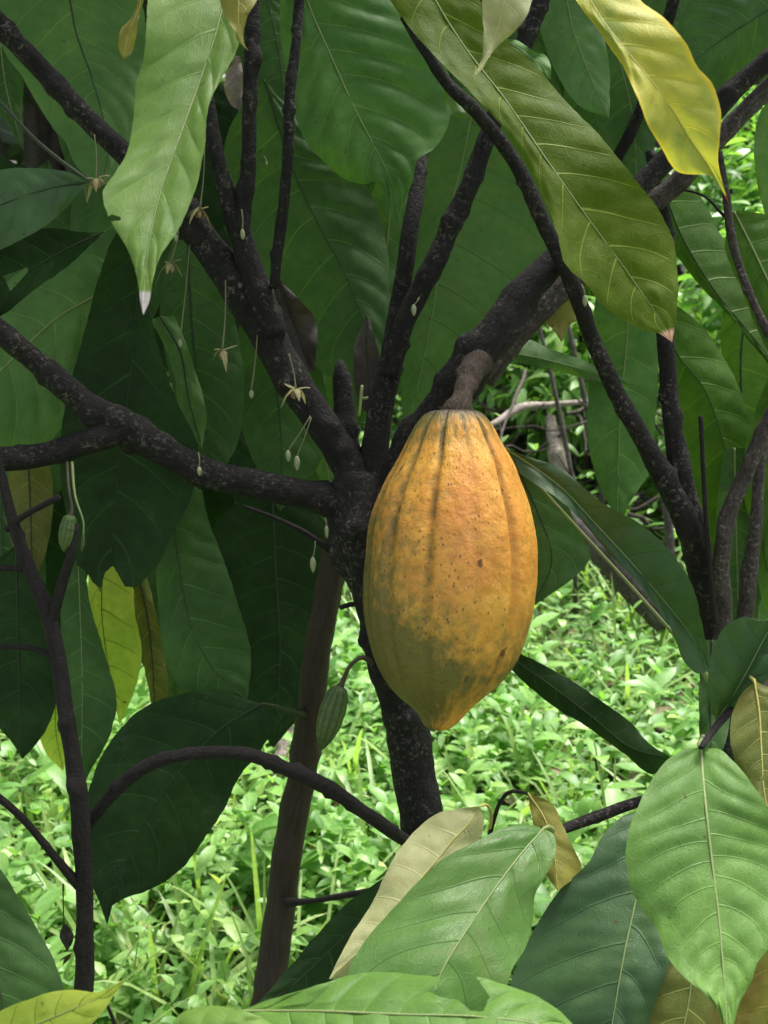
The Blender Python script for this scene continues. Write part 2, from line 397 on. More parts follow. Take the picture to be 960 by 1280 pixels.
# ================================================================== the main cacao tree
tree = empty('cacao_tree', at(525, 1250, 1.12) * [1, 1, 0] , 'dark barked cacao tree whose trunk forks behind the big orange pod', 'tree')
limb('trunk', tree, [(560, 2050, .98, 92), (560, 1500, 1.0, 84), (545, 1180, 1.01, 78), (530, 1050, 1.01, 66), (516, 960, 1.01, 64), (498, 860, 1.0, 62), (472, 760, .99, 64), (452, 690, .98, 72), (446, 630, .98, 84), (447, 590, .98, 62)], 'bark', 26, .07, 14)
limb('branch', tree, [(450, 640, .98, 56), (400, 624, .97, 44), (330, 607, .96, 43), (260, 590, .95, 43), (200, 562, .94, 45), (150, 530, .93, 50), (115, 512, .92, 40), (60, 465, .90, 36), (0, 415, .88, 34), (-120, 320, .85, 32)], 'bark', 20, .08, 12)
limb('branch', tree, [(165, 530, .93, 42), (120, 548, .92, 38), (60, 567, .91, 36), (0, 576, .89, 35), (-140, 560, .86, 32)], 'bark', 18, .08, 6)
limb('branch', tree, [(452, 640, .98, 60), (436, 585, .98, 48), (402, 530, .98, 46), (362, 470, .975, 50), (325, 405, .97, 52), (280, 335, .96, 50), (235, 275, .95, 42), (170, 205, .94, 35), (110, 150, .93, 32), (55, 90, .92, 31), (0, 32, .9, 28), (-80, -60, .88, 26)], 'bark', 20, .07, 14, label='long branch slanting up to the left corner')
limb('branch', tree, [(345, 420, .96, 34), (322, 360, .955, 40), (303, 300, .95, 34), (285, 250, .945, 26), (270, 190, .94, 22), (258, 120, .94, 20), (235, 20, .93, 18), (215, -80, .93, 16)], 'bark', 16, .06, 6)
limb('branch', tree, [(312, 330, .95, 26), (303, 285, .945, 24), (310, 220, .94, 23), (312, 150, .935, 22), (314, 80, .93, 22), (316, 10, .93, 20), (318, -90, .92, 18)], 'bark', 16, .08, 8)
limb('branch', tree, [(342, 360, .95, 13), (345, 330, .945, 16), (354, 260, .935, 17), (360, 200, .925, 17), (362, 130, .92, 16), (369, 60, .92, 15), (374, 0, .92, 15), (380, -90, .91, 13)], 'bark', 14, .10, 9, knot_h=.5)
limb('branch', tree, [(444, 600, 1.0, 36), (434, 545, 1.0, 32), (429, 490, 1.01, 30), (426, 462, 1.01, 20), (425, 450, 1.01, 8)], 'bark', 16, .08, 4, label='short broken branch stub')
limb('branch', tree, [(456, 640, .98, 62), (465, 590, .985, 48), (474, 520, .99, 38), (488, 450, .99, 34), (501, 370, .99, 27), (513, 290, .99, 25), (524, 210, 1.01, 22), (532, 120, 1.04, 20), (540, 0, 1.06, 18), (545, -100, 1.07, 16)], 'bark', 18, .07, 8)
limb('branch', tree, [(488, 470, .98, 28), (503, 410, .975, 30), (530, 355, .97, 31), (560, 290, .965, 30), (588, 228, .96, 28), (612, 165, .955, 28), (640, 95, .95, 28), (662, 40, .945, 27), (684, -20, .94, 25), (715, -100, .93, 22)], 'bark', 18, .08, 9)
limb('branch', tree, [(452, 660, .99, 64), (490, 600, .985, 50), (540, 525, .965, 56), (590, 455, .945, 62), (640, 388, .95, 52), (690, 330, .96, 40), (750, 272, .97, 33), (808, 224, .98, 32), (880, 150, .97, 32), (955, 80, .96, 30), (1060, -10, .95, 27)], 'bark', 20, .07, 12, label='thick right-hand branch, upper of two')
limb('branch', tree, [(600, 470, 1.03, 46), (650, 408, 1.03, 46), (715, 347, 1.03, 39), (770, 295, 1.03, 31), (825, 248, 1.03, 30), (890, 182, 1.02, 28), (960, 110, 1.01, 27), (1060, 10, 1.0, 24)], 'bark2', 18, .07, 9)
limb('branch', tree, [(505, 20, .9, 15), (530, 60, .9, 17), (560, 105, .905, 18), (595, 140, .91, 20), (625, 175, .915, 20), (655, 225, .92, 21), (680, 280, .93, 22), (703, 325, .94, 24), (722, 372, .95, 24), (740, 420, .97, 24), (765, 480, .98, 25), (800, 545, .99, 28), (835, 605, 1.0, 34), (860, 660, 1.01, 36), (877, 715, 1.03, 34), (890, 790, 1.05, 28)], 'bark', 16, .08, 11)
limb('branch', tree, [(735, 190, 1.1, 14), (765, 205, 1.09, 17), (778, 185, 1.08, 17), (800, 140, 1.07, 17), (822, 70, 1.06, 18), (842, 0, 1.05, 18), (860, -80, 1.04, 17)], 'bark', 14, .07, 5)
limb('branch', tree, [(100, 1045, .9, 15), (125, 1012, .895, 19), (155, 978, .89, 20), (200, 950, .89, 19), (255, 941, .9, 19), (310, 943, .905, 19), (365, 964, .91, 22), (410, 985, .92, 22), (455, 1015, .94, 21), (500, 1046, .97, 19), (525, 1062, 1.0, 17)], 'bark4', 14, .10, 9, label='thin arched low branch', knot_h=.5)
limb('branch', tree, [(468, 770, .98, 9), (455, 757, .98, 8), (440, 755, .98, 8), (425, 760, .98, 7)], 'bark4', 8, .05, 1)
# high crown above the picture, which shades the left side
def crown_leaves(n, boxes, size, seed, spread=1.0):
    r = np.random.default_rng(seed); Vs, Fs, ph, avs, lus, uvs = [], [], [], [], [], []
    tt = np.linspace(0, 1, 9); ww = np.array([0, .55, .86, 1, .98, .85, .6, .22, 0])
    base = 0
    for i in range(n):
        b = boxes[i % len(boxes)]
        c = np.array([r.uniform(*b[0]), r.uniform(*b[1]), r.uniform(*b[2])])
        yaw = r.uniform(0, 6.28); drop = r.uniform(.3, 1.2); L_ = size * r.uniform(.75, 1.2); W_ = L_ * .17
        d = np.array([math.cos(yaw) * math.cos(drop), math.sin(yaw) * math.cos(drop), -math.sin(drop)])
        s = np.cross(d, [0, 0, 1]); s /= np.linalg.norm(s); nrm = np.cross(s, d)
        for a, t in enumerate(tt):
            m = c + d * L_ * t - np.array([0, 0, 1]) * L_ * .25 * t * t
            for v in (-1, -.5, 0, .5, 1):
                Vs.append(m + s * W_ * ww[a] * v + nrm * abs(v) * W_ * .18 * ww[a]); ph.append(9 * (t - .2 * abs(v))); avs.append(abs(v)); lus.append(t); uvs.append((v * W_, t * L_))
        for a in range(8):
            for k in range(4):
                Fs.append((base + a * 5 + k, base + a * 5 + k + 1, base + a * 5 + k + 6, base + a * 5 + k + 5))
        base += 45
    return Vs, Fs, ph, avs, lus, uvs
def crown(parent, name, n, boxes, size, seed, mat, label=None):
    Vs, Fs, ph, avs, lus, uvs = crown_leaves(n, boxes, size, seed)
    o = mesh_obj(name, Vs, np.array(Fs), mat, parent, attrs={'phase': ('FLOAT', ph), 'av': ('FLOAT', avs), 'lu': ('FLOAT', lus)}, uv=uvs)
    o['kind'] = 'stuff'
    return tag(o, label)
crown(tree, 'crown', 300, [((-1.25, -.05), (.45, 1.7), (1.78, 2.5)), ((-1.5, .1), (.7, 2.1), (1.85, 2.5)), ((-.2, 1.3), (.8, 2.2), (2.0, 2.7))], .30, 4, M['deep'])

T = tree
# ---- front leaves, upper half
leaf(T, 'young', [(225, -90), (190, -30), (183, 30), (180, 70), (170, 105), (167, 145), (158, 192), (143, 217), (129, 240), (134, 268), (145, 287), (158, 310), (170, 340), (175, 375), (179, 394)],
     [(275, -90), (284, -30), (270, 40), (250, 100), (232, 150), (214, 200), (199, 245), (190, 285), (184, 322), (181, 360), (179, 394)],
     [(330, -90), (318, -20), (303, 30), (296, 62), (281, 92), (264, 122), (258, 155), (254, 195), (243, 240), (224, 285), (201, 320), (191, 350), (187, 376), (179, 394)],
     [.70, .67, .645, .61, .575, .55], fold=-.25, N=11, q=.0035, wave=.005, cut=[[(140, 268), (150, 271), (151, 275), (140, 277), (128, 274)]], label='light yellow-green leaf with a white dried tip', ribw=3.2, stalk=[(280, -130, .72, 4), (300, -160, .75, 4)])
leaf(T, 'gloss', [(330, -90), (345, -30), (350, 10), (351, 54), (359, 92), (365, 130), (375, 162), (385, 182), (400, 197), (430, 224), (455, 230), (473, 228), (480, 240), (486, 258), (498, 282)],
     [(370, -90), (376, -40), (386, 5), (413, 68), (446, 141), (464, 175), (480, 205), (492, 236), (498, 282)],
     [(420, -90), (460, -60), (490, -10), (515, 30), (545, 76), (560, 115), (562, 152), (543, 185), (522, 200), (516, 225), (506, 252), (498, 282)],
     [.985, .98, .97, .96, .955], fold=.1, tilt=-.1, N=10, q=.013, wave=.009, ribw=2.6, label='crinkled glossy green leaf beside the light one')
leaf(T, 'olive', [(455, -60), (475, -20), (498, 16), (534, 60), (583, 110), (624, 154), (653, 196), (680, 249), (697, 293), (706, 330), (730, 352), (750, 378), (781, 401), (808, 414), (824, 417), (840, 428)],
     [(515, -60), (544, 0), (583, 62), (632, 125), (680, 195), (730, 266), (787, 344), (825, 400), (840, 428)],
     [(570, -60), (605, 10), (632, 50), (670, 82), (703, 122), (750, 170), (797, 228), (823, 262), (840, 296), (847, 340), (846, 390), (840, 428)],
     [.745, .735, .72, .70, .69, .68], tilt=.15, fold=-.12, N=12, q=.0028, wave=.004, ribw=2.6, label='long olive green leaf with a pinkish dried tip')
leaf(T, 'yellow', [(690, -70), (705, -30), (720, 0), (754, 46), (789, 103), (808, 152), (827, 185), (846, 214), (865, 218), (886, 219), (898, 232), (911, 254)],
     [(705, -70), (728, -20), (751, 22), (782, 62), (812, 98), (841, 138), (866, 179), (886, 208), (911, 254)],
     [(770, -70), (788, -20), (802, 2), (830, 22), (857, 54), (873, 84), (892, 108), (900, 133), (900, 173), (897, 197), (901, 220), (911, 254)],
     [.60, .585, .57, .56, .565, .575], fold=-.1, N=9, q=.003, wave=.005, rib='rib_yellow', ribw=2, label='bright yellow leaf hanging at the upper right')
leaf(T, 'beige', [(600, -60), (602, -10), (604, 30), (604, 58), (603, 72), (597, 86), (590, 97)], [(640, -60), (632, -10), (622, 35), (611, 66), (606, 76), (599, 88), (590, 97)],
     [(680, -60), (668, -10), (657, 22), (645, 38), (626, 54), (612, 70), (602, 88), (590, 97)], [.58, .57, .57, .56], fold=.2, N=7, q=.001, ribw=1.6, rib='rib_yellow', label='dull beige leaf tip')
leaf(T, 'tan', [(272, -50), (273, -10), (281, 20), (292, 36), (297, 51), (311, 64)], [(298, -50), (298, -10), (298, 20), (299, 38), (302, 52), (311, 64)],
     [(330, -50), (326, -10), (309, 22), (304, 42), (305, 54), (311, 64)], [.60, .59, .585, .58], ribw=1.3, rib='rib_yellow', N=5, q=.001, label='small tan leaf tip at the top')
leaf(T, 'tan', [(170, -40), (172, 0), (164, 22), (152, 36), (148, 58), (154, 74)], [(176, -40), (176, 0), (168, 24), (161, 38), (157, 56), (154, 74)],
     [(184, -40), (180, 0), (173, 24), (171, 40), (164, 66), (154, 74)], [.60, .6, .6, .6], ribw=1.2, rib='rib_yellow', N=5, q=.001, label='narrow mustard coloured leaf tip at the upper left')
leaf(T, 'fresh', [(545, 70), (545, 88), (551, 104), (556, 128), (561, 142), (575, 147), (592, 148)], [(545, 70), (553, 88), (558, 106), (566, 126), (575, 140), (592, 148)],
     [(545, 70), (557, 82), (561, 96), (566, 110), (574, 128), (582, 140), (592, 148)], [.93, .93, .92], N=4, q=.001, ribw=1.2)
leaf(T, 'gloss', [(628, 48), (650, 52), (668, 64), (682, 70), (689, 84), (688, 100)], [(628, 48), (648, 60), (664, 72), (676, 80), (688, 100)],
     [(628, 48), (644, 66), (660, 80), (674, 90), (688, 100)], [.8, .79, .78], N=4, q=.001, ribw=1)
# ---- second layer, top
leaf(T, 'mid', [(30, -70), (0, -10), (-5, 30), (5, 65), (28, 97), (50, 135), (66, 160), (82, 178), (95, 206), (110, 222), (128, 232)],
     [(70, -70), (87, 0), (95, 41), (114, 95), (130, 152), (135, 190), (128, 232)],
     [(150, -70), (176, 0), (186, 60), (184, 110), (176, 155), (160, 200), (140, 225), (128, 232)], [1.02, 1.03, 1.03, 1.02, 1.0], fold=.3, tilt=-.1, N=9, q=.005, wave=.006, rib='rib_dark')
leaf(T, 'deep', [(-40, -60), (-50, 40), (-30, 110), (5, 150), (30, 190)], [(0, -60), (0, 40), (8, 110), (30, 190)], [(50, -60), (45, 40), (30, 105), (28, 150), (30, 190)], [1.1, 1.1, 1.09], N=8, q=.004)
leaf(T, 'deep', [(60, 60), (62, 120), (72, 170), (88, 220), (110, 262)], [(82, 40), (90, 120), (100, 190), (110, 262)], [(105, 60), (120, 130), (122, 200), (110, 262)], [1.15, 1.15, 1.13], N=8)
leaf(T, 'blue', [(112, 227), (80, 214), (40, 210), (0, 213), (-60, 240), (-110, 300)], [(112, 227), (60, 236), (0, 256), (-60, 280), (-110, 300)], [(112, 227), (88, 254), (55, 284), (22, 302), (0, 312), (-60, 325), (-110, 300)],
     [.86, .85, .84], fold=.15, N=8, q=.003, rib='rib_dark', ribw=1.8, stalk=[(85, 208, .862, 5), (45, 175, .865, 4.5), (0, 128, .87, 5), (-40, 90, .88, 7)], label='dark bluish leaf reaching in from the left edge')
leaf(T, 'dark', [(130, 290), (100, 290), (60, 285), (0, 298), (-60, 330), (-90, 400)], [(130, 290), (95, 305), (40, 335), (-30, 375), (-90, 400)], [(130, 290), (112, 308), (85, 332), (40, 365), (0, 396), (-50, 420), (-90, 400)],
     [.9, .89, .88], N=8, cut=[[(4, 345), (34, 334), (35, 340), (13, 364)]], rib='rib_dark')
leaf(T, 'mid', [(150, 350), (122, 320), (60, 322), (0, 360), (-60, 440), (-90, 560)], [(150, 350), (115, 372), (75, 395), (30, 435), (-25, 490), (-90, 560)], [(150, 350), (125, 420), (102, 480), (80, 530), (30, 580), (-30, 600), (-90, 560)],
     [1.02, 1.01, 1.0, .99], fold=.2, N=8, q=.007, wave=.004, ribw=3.0, label='broad crinkled leaf left of the dark hanging one')
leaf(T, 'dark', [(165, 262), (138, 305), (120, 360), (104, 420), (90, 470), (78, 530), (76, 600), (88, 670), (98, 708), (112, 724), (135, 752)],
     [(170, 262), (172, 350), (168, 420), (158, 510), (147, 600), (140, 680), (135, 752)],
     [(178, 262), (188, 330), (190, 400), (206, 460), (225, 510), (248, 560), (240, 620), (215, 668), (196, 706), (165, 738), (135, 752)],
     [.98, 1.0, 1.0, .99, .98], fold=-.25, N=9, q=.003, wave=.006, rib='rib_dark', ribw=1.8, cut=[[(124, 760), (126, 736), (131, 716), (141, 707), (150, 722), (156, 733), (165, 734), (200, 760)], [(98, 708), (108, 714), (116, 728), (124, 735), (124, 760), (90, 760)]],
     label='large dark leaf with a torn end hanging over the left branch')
leaf(T, 'deep', [(215, 300), (200, 380), (212, 470), (235, 540), (268, 600)], [(235, 300), (238, 380), (246, 470), (268, 600)], [(275, 300), (290, 380), (305, 470), (295, 560), (268, 600)], [1.12, 1.12, 1.11], N=9, q=.004, rib='rib_dark')
leaf(T, 'mid', [(188, 400), (205, 430), (218, 470), (226, 520), (252, 560)], [(200, 395), (225, 440), (236, 500), (252, 560)], [(218, 395), (240, 450), (258, 520), (252, 560)], [1.07, 1.07, 1.07], N=6, q=.003, rib='rib_dark')
leaf(T, 'deep', [(330, 100), (285, 165), (282, 250), (320, 350), (365, 430), (425, 478), (480, 486)], [(330, 100), (367, 214), (398, 280), (430, 340), (460, 420), (480, 486)], [(330, 100), (395, 170), (455, 228), (482, 300), (487, 390), (480, 486)],
     [1.10, 1.11, 1.11, 1.1], fold=.25, N=10, q=.006, rib='rib_dark', ribw=2)
leaf(T, 'mid', [(490, 180), (462, 250), (450, 330), (453, 400), (474, 450)], [(495, 180), (485, 290), (478, 380), (474, 450)], [(505, 180), (512, 280), (498, 370), (488, 415), (474, 450)], [1.15, 1.15, 1.14], N=8, q=.002)
leaf(T, 'deep', [(300, 400), (290, 480), (310, 560), (350, 640)], [(330, 390), (345, 480), (352, 560), (350, 640)], [(360, 390), (400, 460), (408, 560), (350, 640)], [1.2, 1.2, 1.19], N=9, q=.003, rib='rib_dark')
leaf(T, 'mid', [(395, 440), (380, 500), (385, 560), (420, 640)], [(410, 440), (402, 520), (410, 590), (420, 640)], [(430, 440), (438, 520), (440, 600), (420, 640)], [1.28, 1.28, 1.28], N=8, q=.002)
leaf(T, 'dead', [(346, 350), (340, 375), (350, 410), (362, 448), (372, 462)], [(346, 350), (360, 385), (374, 425), (384, 452), (372, 462)][:4] + [(392, 464)], [(350, 350), (375, 375), (394, 400), (396, 440), (392, 464)],
     [.99, 1.0, .99], fold=-.5, N=5, q=.003, wave=.008, rib='rib_dark', label='shrivelled grey-brown dead leaf')
leaf(T, 'dead', [(458, 395), (444, 430), (442, 470), (450, 505), (462, 520)], [(459, 395), (458, 430), (460, 480), (462, 520)], [(461, 395), (470, 430), (478, 470), (474, 505), (462, 520)], [1.0, 1.0, 1.0], N=5, rib='rib_dark', label='brown dead leaf at the fork')
leaf(T, 'pale_dead', [(294, 70), (284, 90), (280, 110), (288, 130), (300, 138)], [(296, 70), (292, 95), (294, 115), (300, 138)], [(300, 70), (305, 95), (306, 120), (300, 138)], [.97, .97, .97], N=5, q=.002, wave=.006, ribw=1, label='crumpled pale dead leaf behind a branch')
leaf(T, 'plain', [(590, 90), (545, 170), (520, 260), (510, 350), (505, 420), (501, 490), (508, 548)], [(600, 90), (578, 200), (552, 310), (541, 390), (525, 470), (508, 548)], [(620, 90), (665, 190), (705, 280), (690, 345), (630, 410), (570, 480), (508, 548)],
     [1.16, 1.16, 1.15, 1.14], fold=.15, N=9, q=.0012, wave=.002, ribw=1.6, label='wide smooth green leaf spread behind the middle branches')
leaf(T, 'deep', [(540, 60), (520, 130), (530, 200), (565, 260)], [(560, 60), (570, 140), (565, 260)], [(590, 60), (620, 140), (605, 220), (565, 260)], [1.2, 1.2, 1.2], N=7, rib='rib_dark')
leaf(T, 'mid', [(680, -70), (668, 0), (690, 80), (722, 130), (762, 148)], [(705, -70), (712, 20), (735, 88), (762, 148)], [(735, -70), (752, 20), (762, 90), (762, 148)], [.99, .99, .98], N=8, q=.002, ribw=1.6)
leaf(T, 'deep', [(660, -60), (640, 20), (660, 90), (704, 120)], [(702, -60), (706, 30), (704, 120)], [(725, -60), (722, 40), (704, 120)], [1.0, 1.0, 1.0], N=8, rib='rib_dark', ribw=2)
leaf(T, 'deep', [(720, -50), (725, 60), (745, 150), (775, 215), (797, 255)], [(745, -50), (770, 60), (790, 140), (797, 255)], [(790, -50), (815, 60), (822, 150), (812, 215), (797, 255)], [1.08, 1.08, 1.08], N=9, q=.002, ribw=1.2)
leaf(T, 'deep', [(1020, -40), (950, -70), (885, -30), (852, 20), (845, 60), (848, 95)], [(1020, -30), (960, 12), (910, 44), (873, 72), (848, 95)], [(1020, 0), (1000, 60), (962, 96), (920, 110), (880, 116), (848, 95)], [.98, .99, 1.0], fold=.35, N=9, q=.006, rib='rib_dark', ribw=2)
leaf(T, 'deep', [(800, -60), (790, 20), (810, 90), (850, 150)], [(830, -60), (840, 20), (850, 150)], [(870, -60), (880, 20), (880, 90), (850, 150)], [1.14, 1.14, 1.14], N=9, rib='rib_dark')
leaf(T, 'fresh', [(985, 100), (950, 140), (942, 180), (946, 230), (958, 275)], [(990, 100), (970, 160), (965, 220), (958, 275)], [(1000, 100), (1005, 160), (990, 230), (958, 275)], [.9, .9, .9], N=8, q=.002)
# ---- leaves of the left side, lower
leaf(T, 'backlit', [(125, 620), (112, 690), (110, 730), (112, 768), (121, 795), (134, 830), (143, 866), (149, 906)], [(140, 620), (130, 700), (127, 760), (132, 810), (141, 860), (149, 906)], [(165, 620), (168, 700), (168, 760), (177, 817), (168, 862), (149, 906)],
     [1.2, 1.2, 1.19], N=8, q=.002, rib='rib_dark', ribw=1.4, label='thin yellow leaf with light shining through it')
leaf(T, 'ochre', [(160, 700), (168, 760), (178, 820), (186, 865), (194, 905)], [(168, 700), (182, 760), (190, 820), (194, 905)], [(178, 700), (196, 770), (206, 820), (210, 865), (194, 905)], [1.22, 1.22, 1.22], N=8, rib='rib_dark')
leaf(T, 'deep', [(235, 560), (208, 640), (196, 700), (198, 762), (208, 830), (238, 872), (285, 888), (309, 880)], [(228, 560), (218, 650), (226, 722), (238, 780), (262, 830), (309, 880)], [(245, 560), (258, 640), (278, 695), (296, 750), (313, 815), (309, 880)],
     [1.06, 1.05, 1.05], fold=.2, N=9, q=.0045, ribw=1.6, rib='rib_dark', label='dark olive leaf with ribs showing')
leaf(T, 'dark', [(340, 600), (265, 660), (255, 760), (280, 850), (342, 935)], [(340, 600), (345, 720), (350, 820), (342, 935)], [(345, 600), (425, 680), (418, 790), (392, 870), (342, 935)], [1.24, 1.24, 1.22], N=10, q=.002, rib='rib_dark')
leaf(T, 'deep', [(405, 560), (360, 600), (330, 680), (350, 760), (400, 800)], [(415, 560), (400, 640), (395, 720), (400, 800)], [(425, 560), (445, 640), (430, 730), (400, 800)], [1.32, 1.32, 1.32], N=8, rib='rib_dark')
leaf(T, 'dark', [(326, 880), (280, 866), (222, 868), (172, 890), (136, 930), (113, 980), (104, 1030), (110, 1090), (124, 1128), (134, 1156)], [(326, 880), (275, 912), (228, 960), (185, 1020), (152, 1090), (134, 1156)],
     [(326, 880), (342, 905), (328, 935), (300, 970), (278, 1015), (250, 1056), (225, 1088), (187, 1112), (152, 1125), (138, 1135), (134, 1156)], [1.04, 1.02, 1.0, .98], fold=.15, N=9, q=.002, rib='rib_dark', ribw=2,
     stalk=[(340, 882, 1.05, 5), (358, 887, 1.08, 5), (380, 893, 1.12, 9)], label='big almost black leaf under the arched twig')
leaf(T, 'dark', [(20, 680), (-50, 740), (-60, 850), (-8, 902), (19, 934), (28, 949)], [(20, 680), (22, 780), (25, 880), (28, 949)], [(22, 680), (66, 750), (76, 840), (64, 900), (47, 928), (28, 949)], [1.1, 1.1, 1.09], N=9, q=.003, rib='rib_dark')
leaf(T, 'ochre', [(20, 570), (5, 620), (15, 680), (40, 730)], [(35, 570), (38, 640), (40, 730)], [(62, 570), (66, 630), (58, 690), (40, 730)], [1.16, 1.16, 1.16], N=8, rib='rib_dark')
leaf(T, 'deep', [(95, 640), (78, 740), (76, 850), (84, 930), (101, 988)], [(95, 640), (100, 760), (103, 860), (101, 988)], [(98, 640), (114, 760), (132, 820), (146, 880), (136, 922), (118, 955), (101, 988)], [1.06, 1.06, 1.05], N=9, q=.002, ribw=1.4)
leaf(T, 'backlit', [(60, 850), (48, 915), (60, 945), (79, 964)], [(70, 850), (70, 915), (79, 964)], [(82, 850), (90, 910), (79, 964)], [1.25, 1.25, 1.25], N=6, rib='rib_dark', ribw=1)
# ---- right side
leaf(T, 'gloss', [(782, 335), (748, 365), (740, 435), (734, 517), (738, 571), (753, 615), (764, 638), (771, 666)], [(782, 335), (784, 414), (776, 503), (773, 580), (771, 666)], [(782, 335), (816, 368), (824, 430), (820, 510), (813, 585), (788, 628), (771, 666)],
     [1.06, 1.07, 1.06, 1.05], fold=.3, N=8, q=.0025, wave=.006, ribw=1.8, label='drooping glossy leaf right of the pod stalk')
leaf(T, 'deep', [(630, 560), (640, 640), (650, 700), (667, 757)], [(634, 560), (672, 640), (690, 700), (667, 757)], [(640, 560), (698, 612), (722, 660), (738, 695), (718, 722), (690, 742), (667, 757)], [.92, .92, .92], N=7, rib='rib_dark')
leaf(T, 'mid', [(622, 438), (655, 424), (690, 437), (740, 454), (795, 482)], [(622, 438), (680, 449), (740, 465), (795, 482)], [(622, 438), (645, 452), (692, 463), (740, 475), (795, 482)], [1.06, 1.06, 1.06], fold=.6, N=8, ribw=1.2)
leaf(T, 'tan', [(735, 340), (705, 352), (680, 372), (672, 396), (690, 410), (702, 428)], [(735, 340), (712, 366), (696, 390), (702, 428)], [(738, 340), (730, 372), (724, 396), (712, 408), (702, 428)], [1.04, 1.04, 1.02], N=5, q=.003, wave=.008, ribw=1.2, label='curled withered leaf under the right branch')

# ---- flowers, buds
def flower(x, y, d, stx, sty, size=30, mats=('petal', 'petal_pink'), ang=0.0):
    pos = at(x, y, d); s = size * .8 * d / FPX; r = np.random.default_rng(int(x * 3 + y)); tl = r.uniform(-.3, .3)
    Vs, Fs = [], []
    for k in range(5):                        # narrow spreading sepals
        a = k * 2 * math.pi / 5 + ang + r.uniform(-.2, .2); b = len(Vs); L_ = s * .55 * r.uniform(.8, 1.15)
        for t, w in ((0, .05), (.3, .12), (.65, .10), (1, .01)):
            dz = (-.9 + .8 * math.sin(k * 2.3 + x)) * t * t + .35 * t + tl * math.cos(a) * t
            ctr = pos + np.array([math.cos(a) * L_ * t, math.sin(a) * L_ * t, dz * s * .6])
            side = np.array([-math.sin(a), math.cos(a), 0]) * s * w
            Vs += [ctr - side, ctr + np.array([0, 0, s * .03]), ctr + side]
        for m_ in range(3):
            for c_ in range(2): Fs.append((b + m_ * 3 + c_, b + m_ * 3 + c_ + 1, b + m_ * 3 + c_ + 4, b + m_ * 3 + c_ + 3))
    f = mesh_obj('flower', Vs, Fs, M[mats[0]], tree)
    # pouch shaped petals curving down and the centre
    Vs, Fs = [], []
    for k in range(5):
        a = k * 2 * math.pi / 5 + .6 + ang; b = len(Vs)
        for t in range(5):
            th = t / 4 * 2.6; rr = s * (.05 + .16 * math.sin(th)); z = -s * .30 * (1 - math.cos(th)) * .6
            ctr = pos + np.array([math.cos(a) * rr, math.sin(a) * rr, z]); side = np.array([-math.sin(a), math.cos(a), 0]) * s * (.07 if t < 4 else .04)
            Vs += [ctr - side, ctr + side]
        for t in range(4): Fs.append((b + 2 * t, b + 2 * t + 1, b + 2 * t + 3, b + 2 * t + 2))
    mesh_obj('petal_cups', Vs, Fs, M[mats[1]], f)
    q_ = catmull([(stx, sty, d + .005, 1.6), ((stx + x) / 2 + 1.5, (sty + y) / 2, d + .003, 1.3), (x, y, d, 2.2)], 12)
    add_tube('flower_stalk', at(q_[:, 0], q_[:, 1], q_[:, 2]), q_[:, 3] * .5 * d / FPX * 1.2, M['hair'], f, 6)
    return f
def bud(x, y, d, stx, sty, w=9, h=14, mat='bud'):
    P0 = at(x, y - h * .5, d); P1 = at(x + .6, y + h * .5, d); t = np.linspace(0, 1, 12)
    Pm = P0 + (P1 - P0) * t[:, None]; rad = w * .42 * d / FPX * np.sin(np.pi * np.clip(t * .92 + .06, 0, 1)) ** .6 * (1 - .25 * t)
    o = add_tube('flower_bud', Pm, rad, M[mat], tree, 12, rough=.10, seed=int(x))
    q_ = catmull([(stx, sty, d + .004, 1.8), ((stx + x) / 2 + 1, (sty + y - h * .5) / 2, d, 1.5), (x, y - h * .45, d, 2.4)], 10)
    add_tube('flower_stalk', at(q_[:, 0], q_[:, 1], q_[:, 2]), q_[:, 3] * .5 * d / FPX, M['hair'], o, 6)
    return o
flower(120, 224, .90, 118, 168, 40); flower(250, 262, .93, 256, 180, 38, ang=.4); flower(213, 330, .94, 226, 274, 40, ('petal', 'petal_pink'), .9)
flower(278, 438, .94, 282, 350, 40, ang=.2); flower(370, 487, .90, 361, 442, 42, ang=1.1)
for a in ((303, 293, .92, 302, 262, 8, 13), (249, 589, .905, 248, 566, 8, 11), (360, 570, .95, 388, 520, 9, 14), (371, 579, .95, 389, 522, 10, 18), (391, 706, .95, 394, 676, 10, 19),
          (517, 388, .94, 524, 372, 9, 14), (731, 376, .92, 727, 356, 9, 14), (314, 493, .955, 322, 415, 8, 10), (225, 429, .945, 238, 296, 7, 10), (408, 665, .95, 406, 648, 7, 16), (220, 298, .93, 222, 285, 7, 9), (333, 204, .93, 330, 196, 4, 5)):
    bud(*a)
q_ = catmull([(452, 498, .955, 4), (453, 480, .95, 4), (449, 520, .95, 3.5)][::-1] + [(460, 497, .955, 3.5)], 12)
add_tube('flower_stalk', at(q_[:, 0], q_[:, 1], q_[:, 2]), q_[:, 3] * .5 * .95 / FPX, M['rib'], tree, 6)

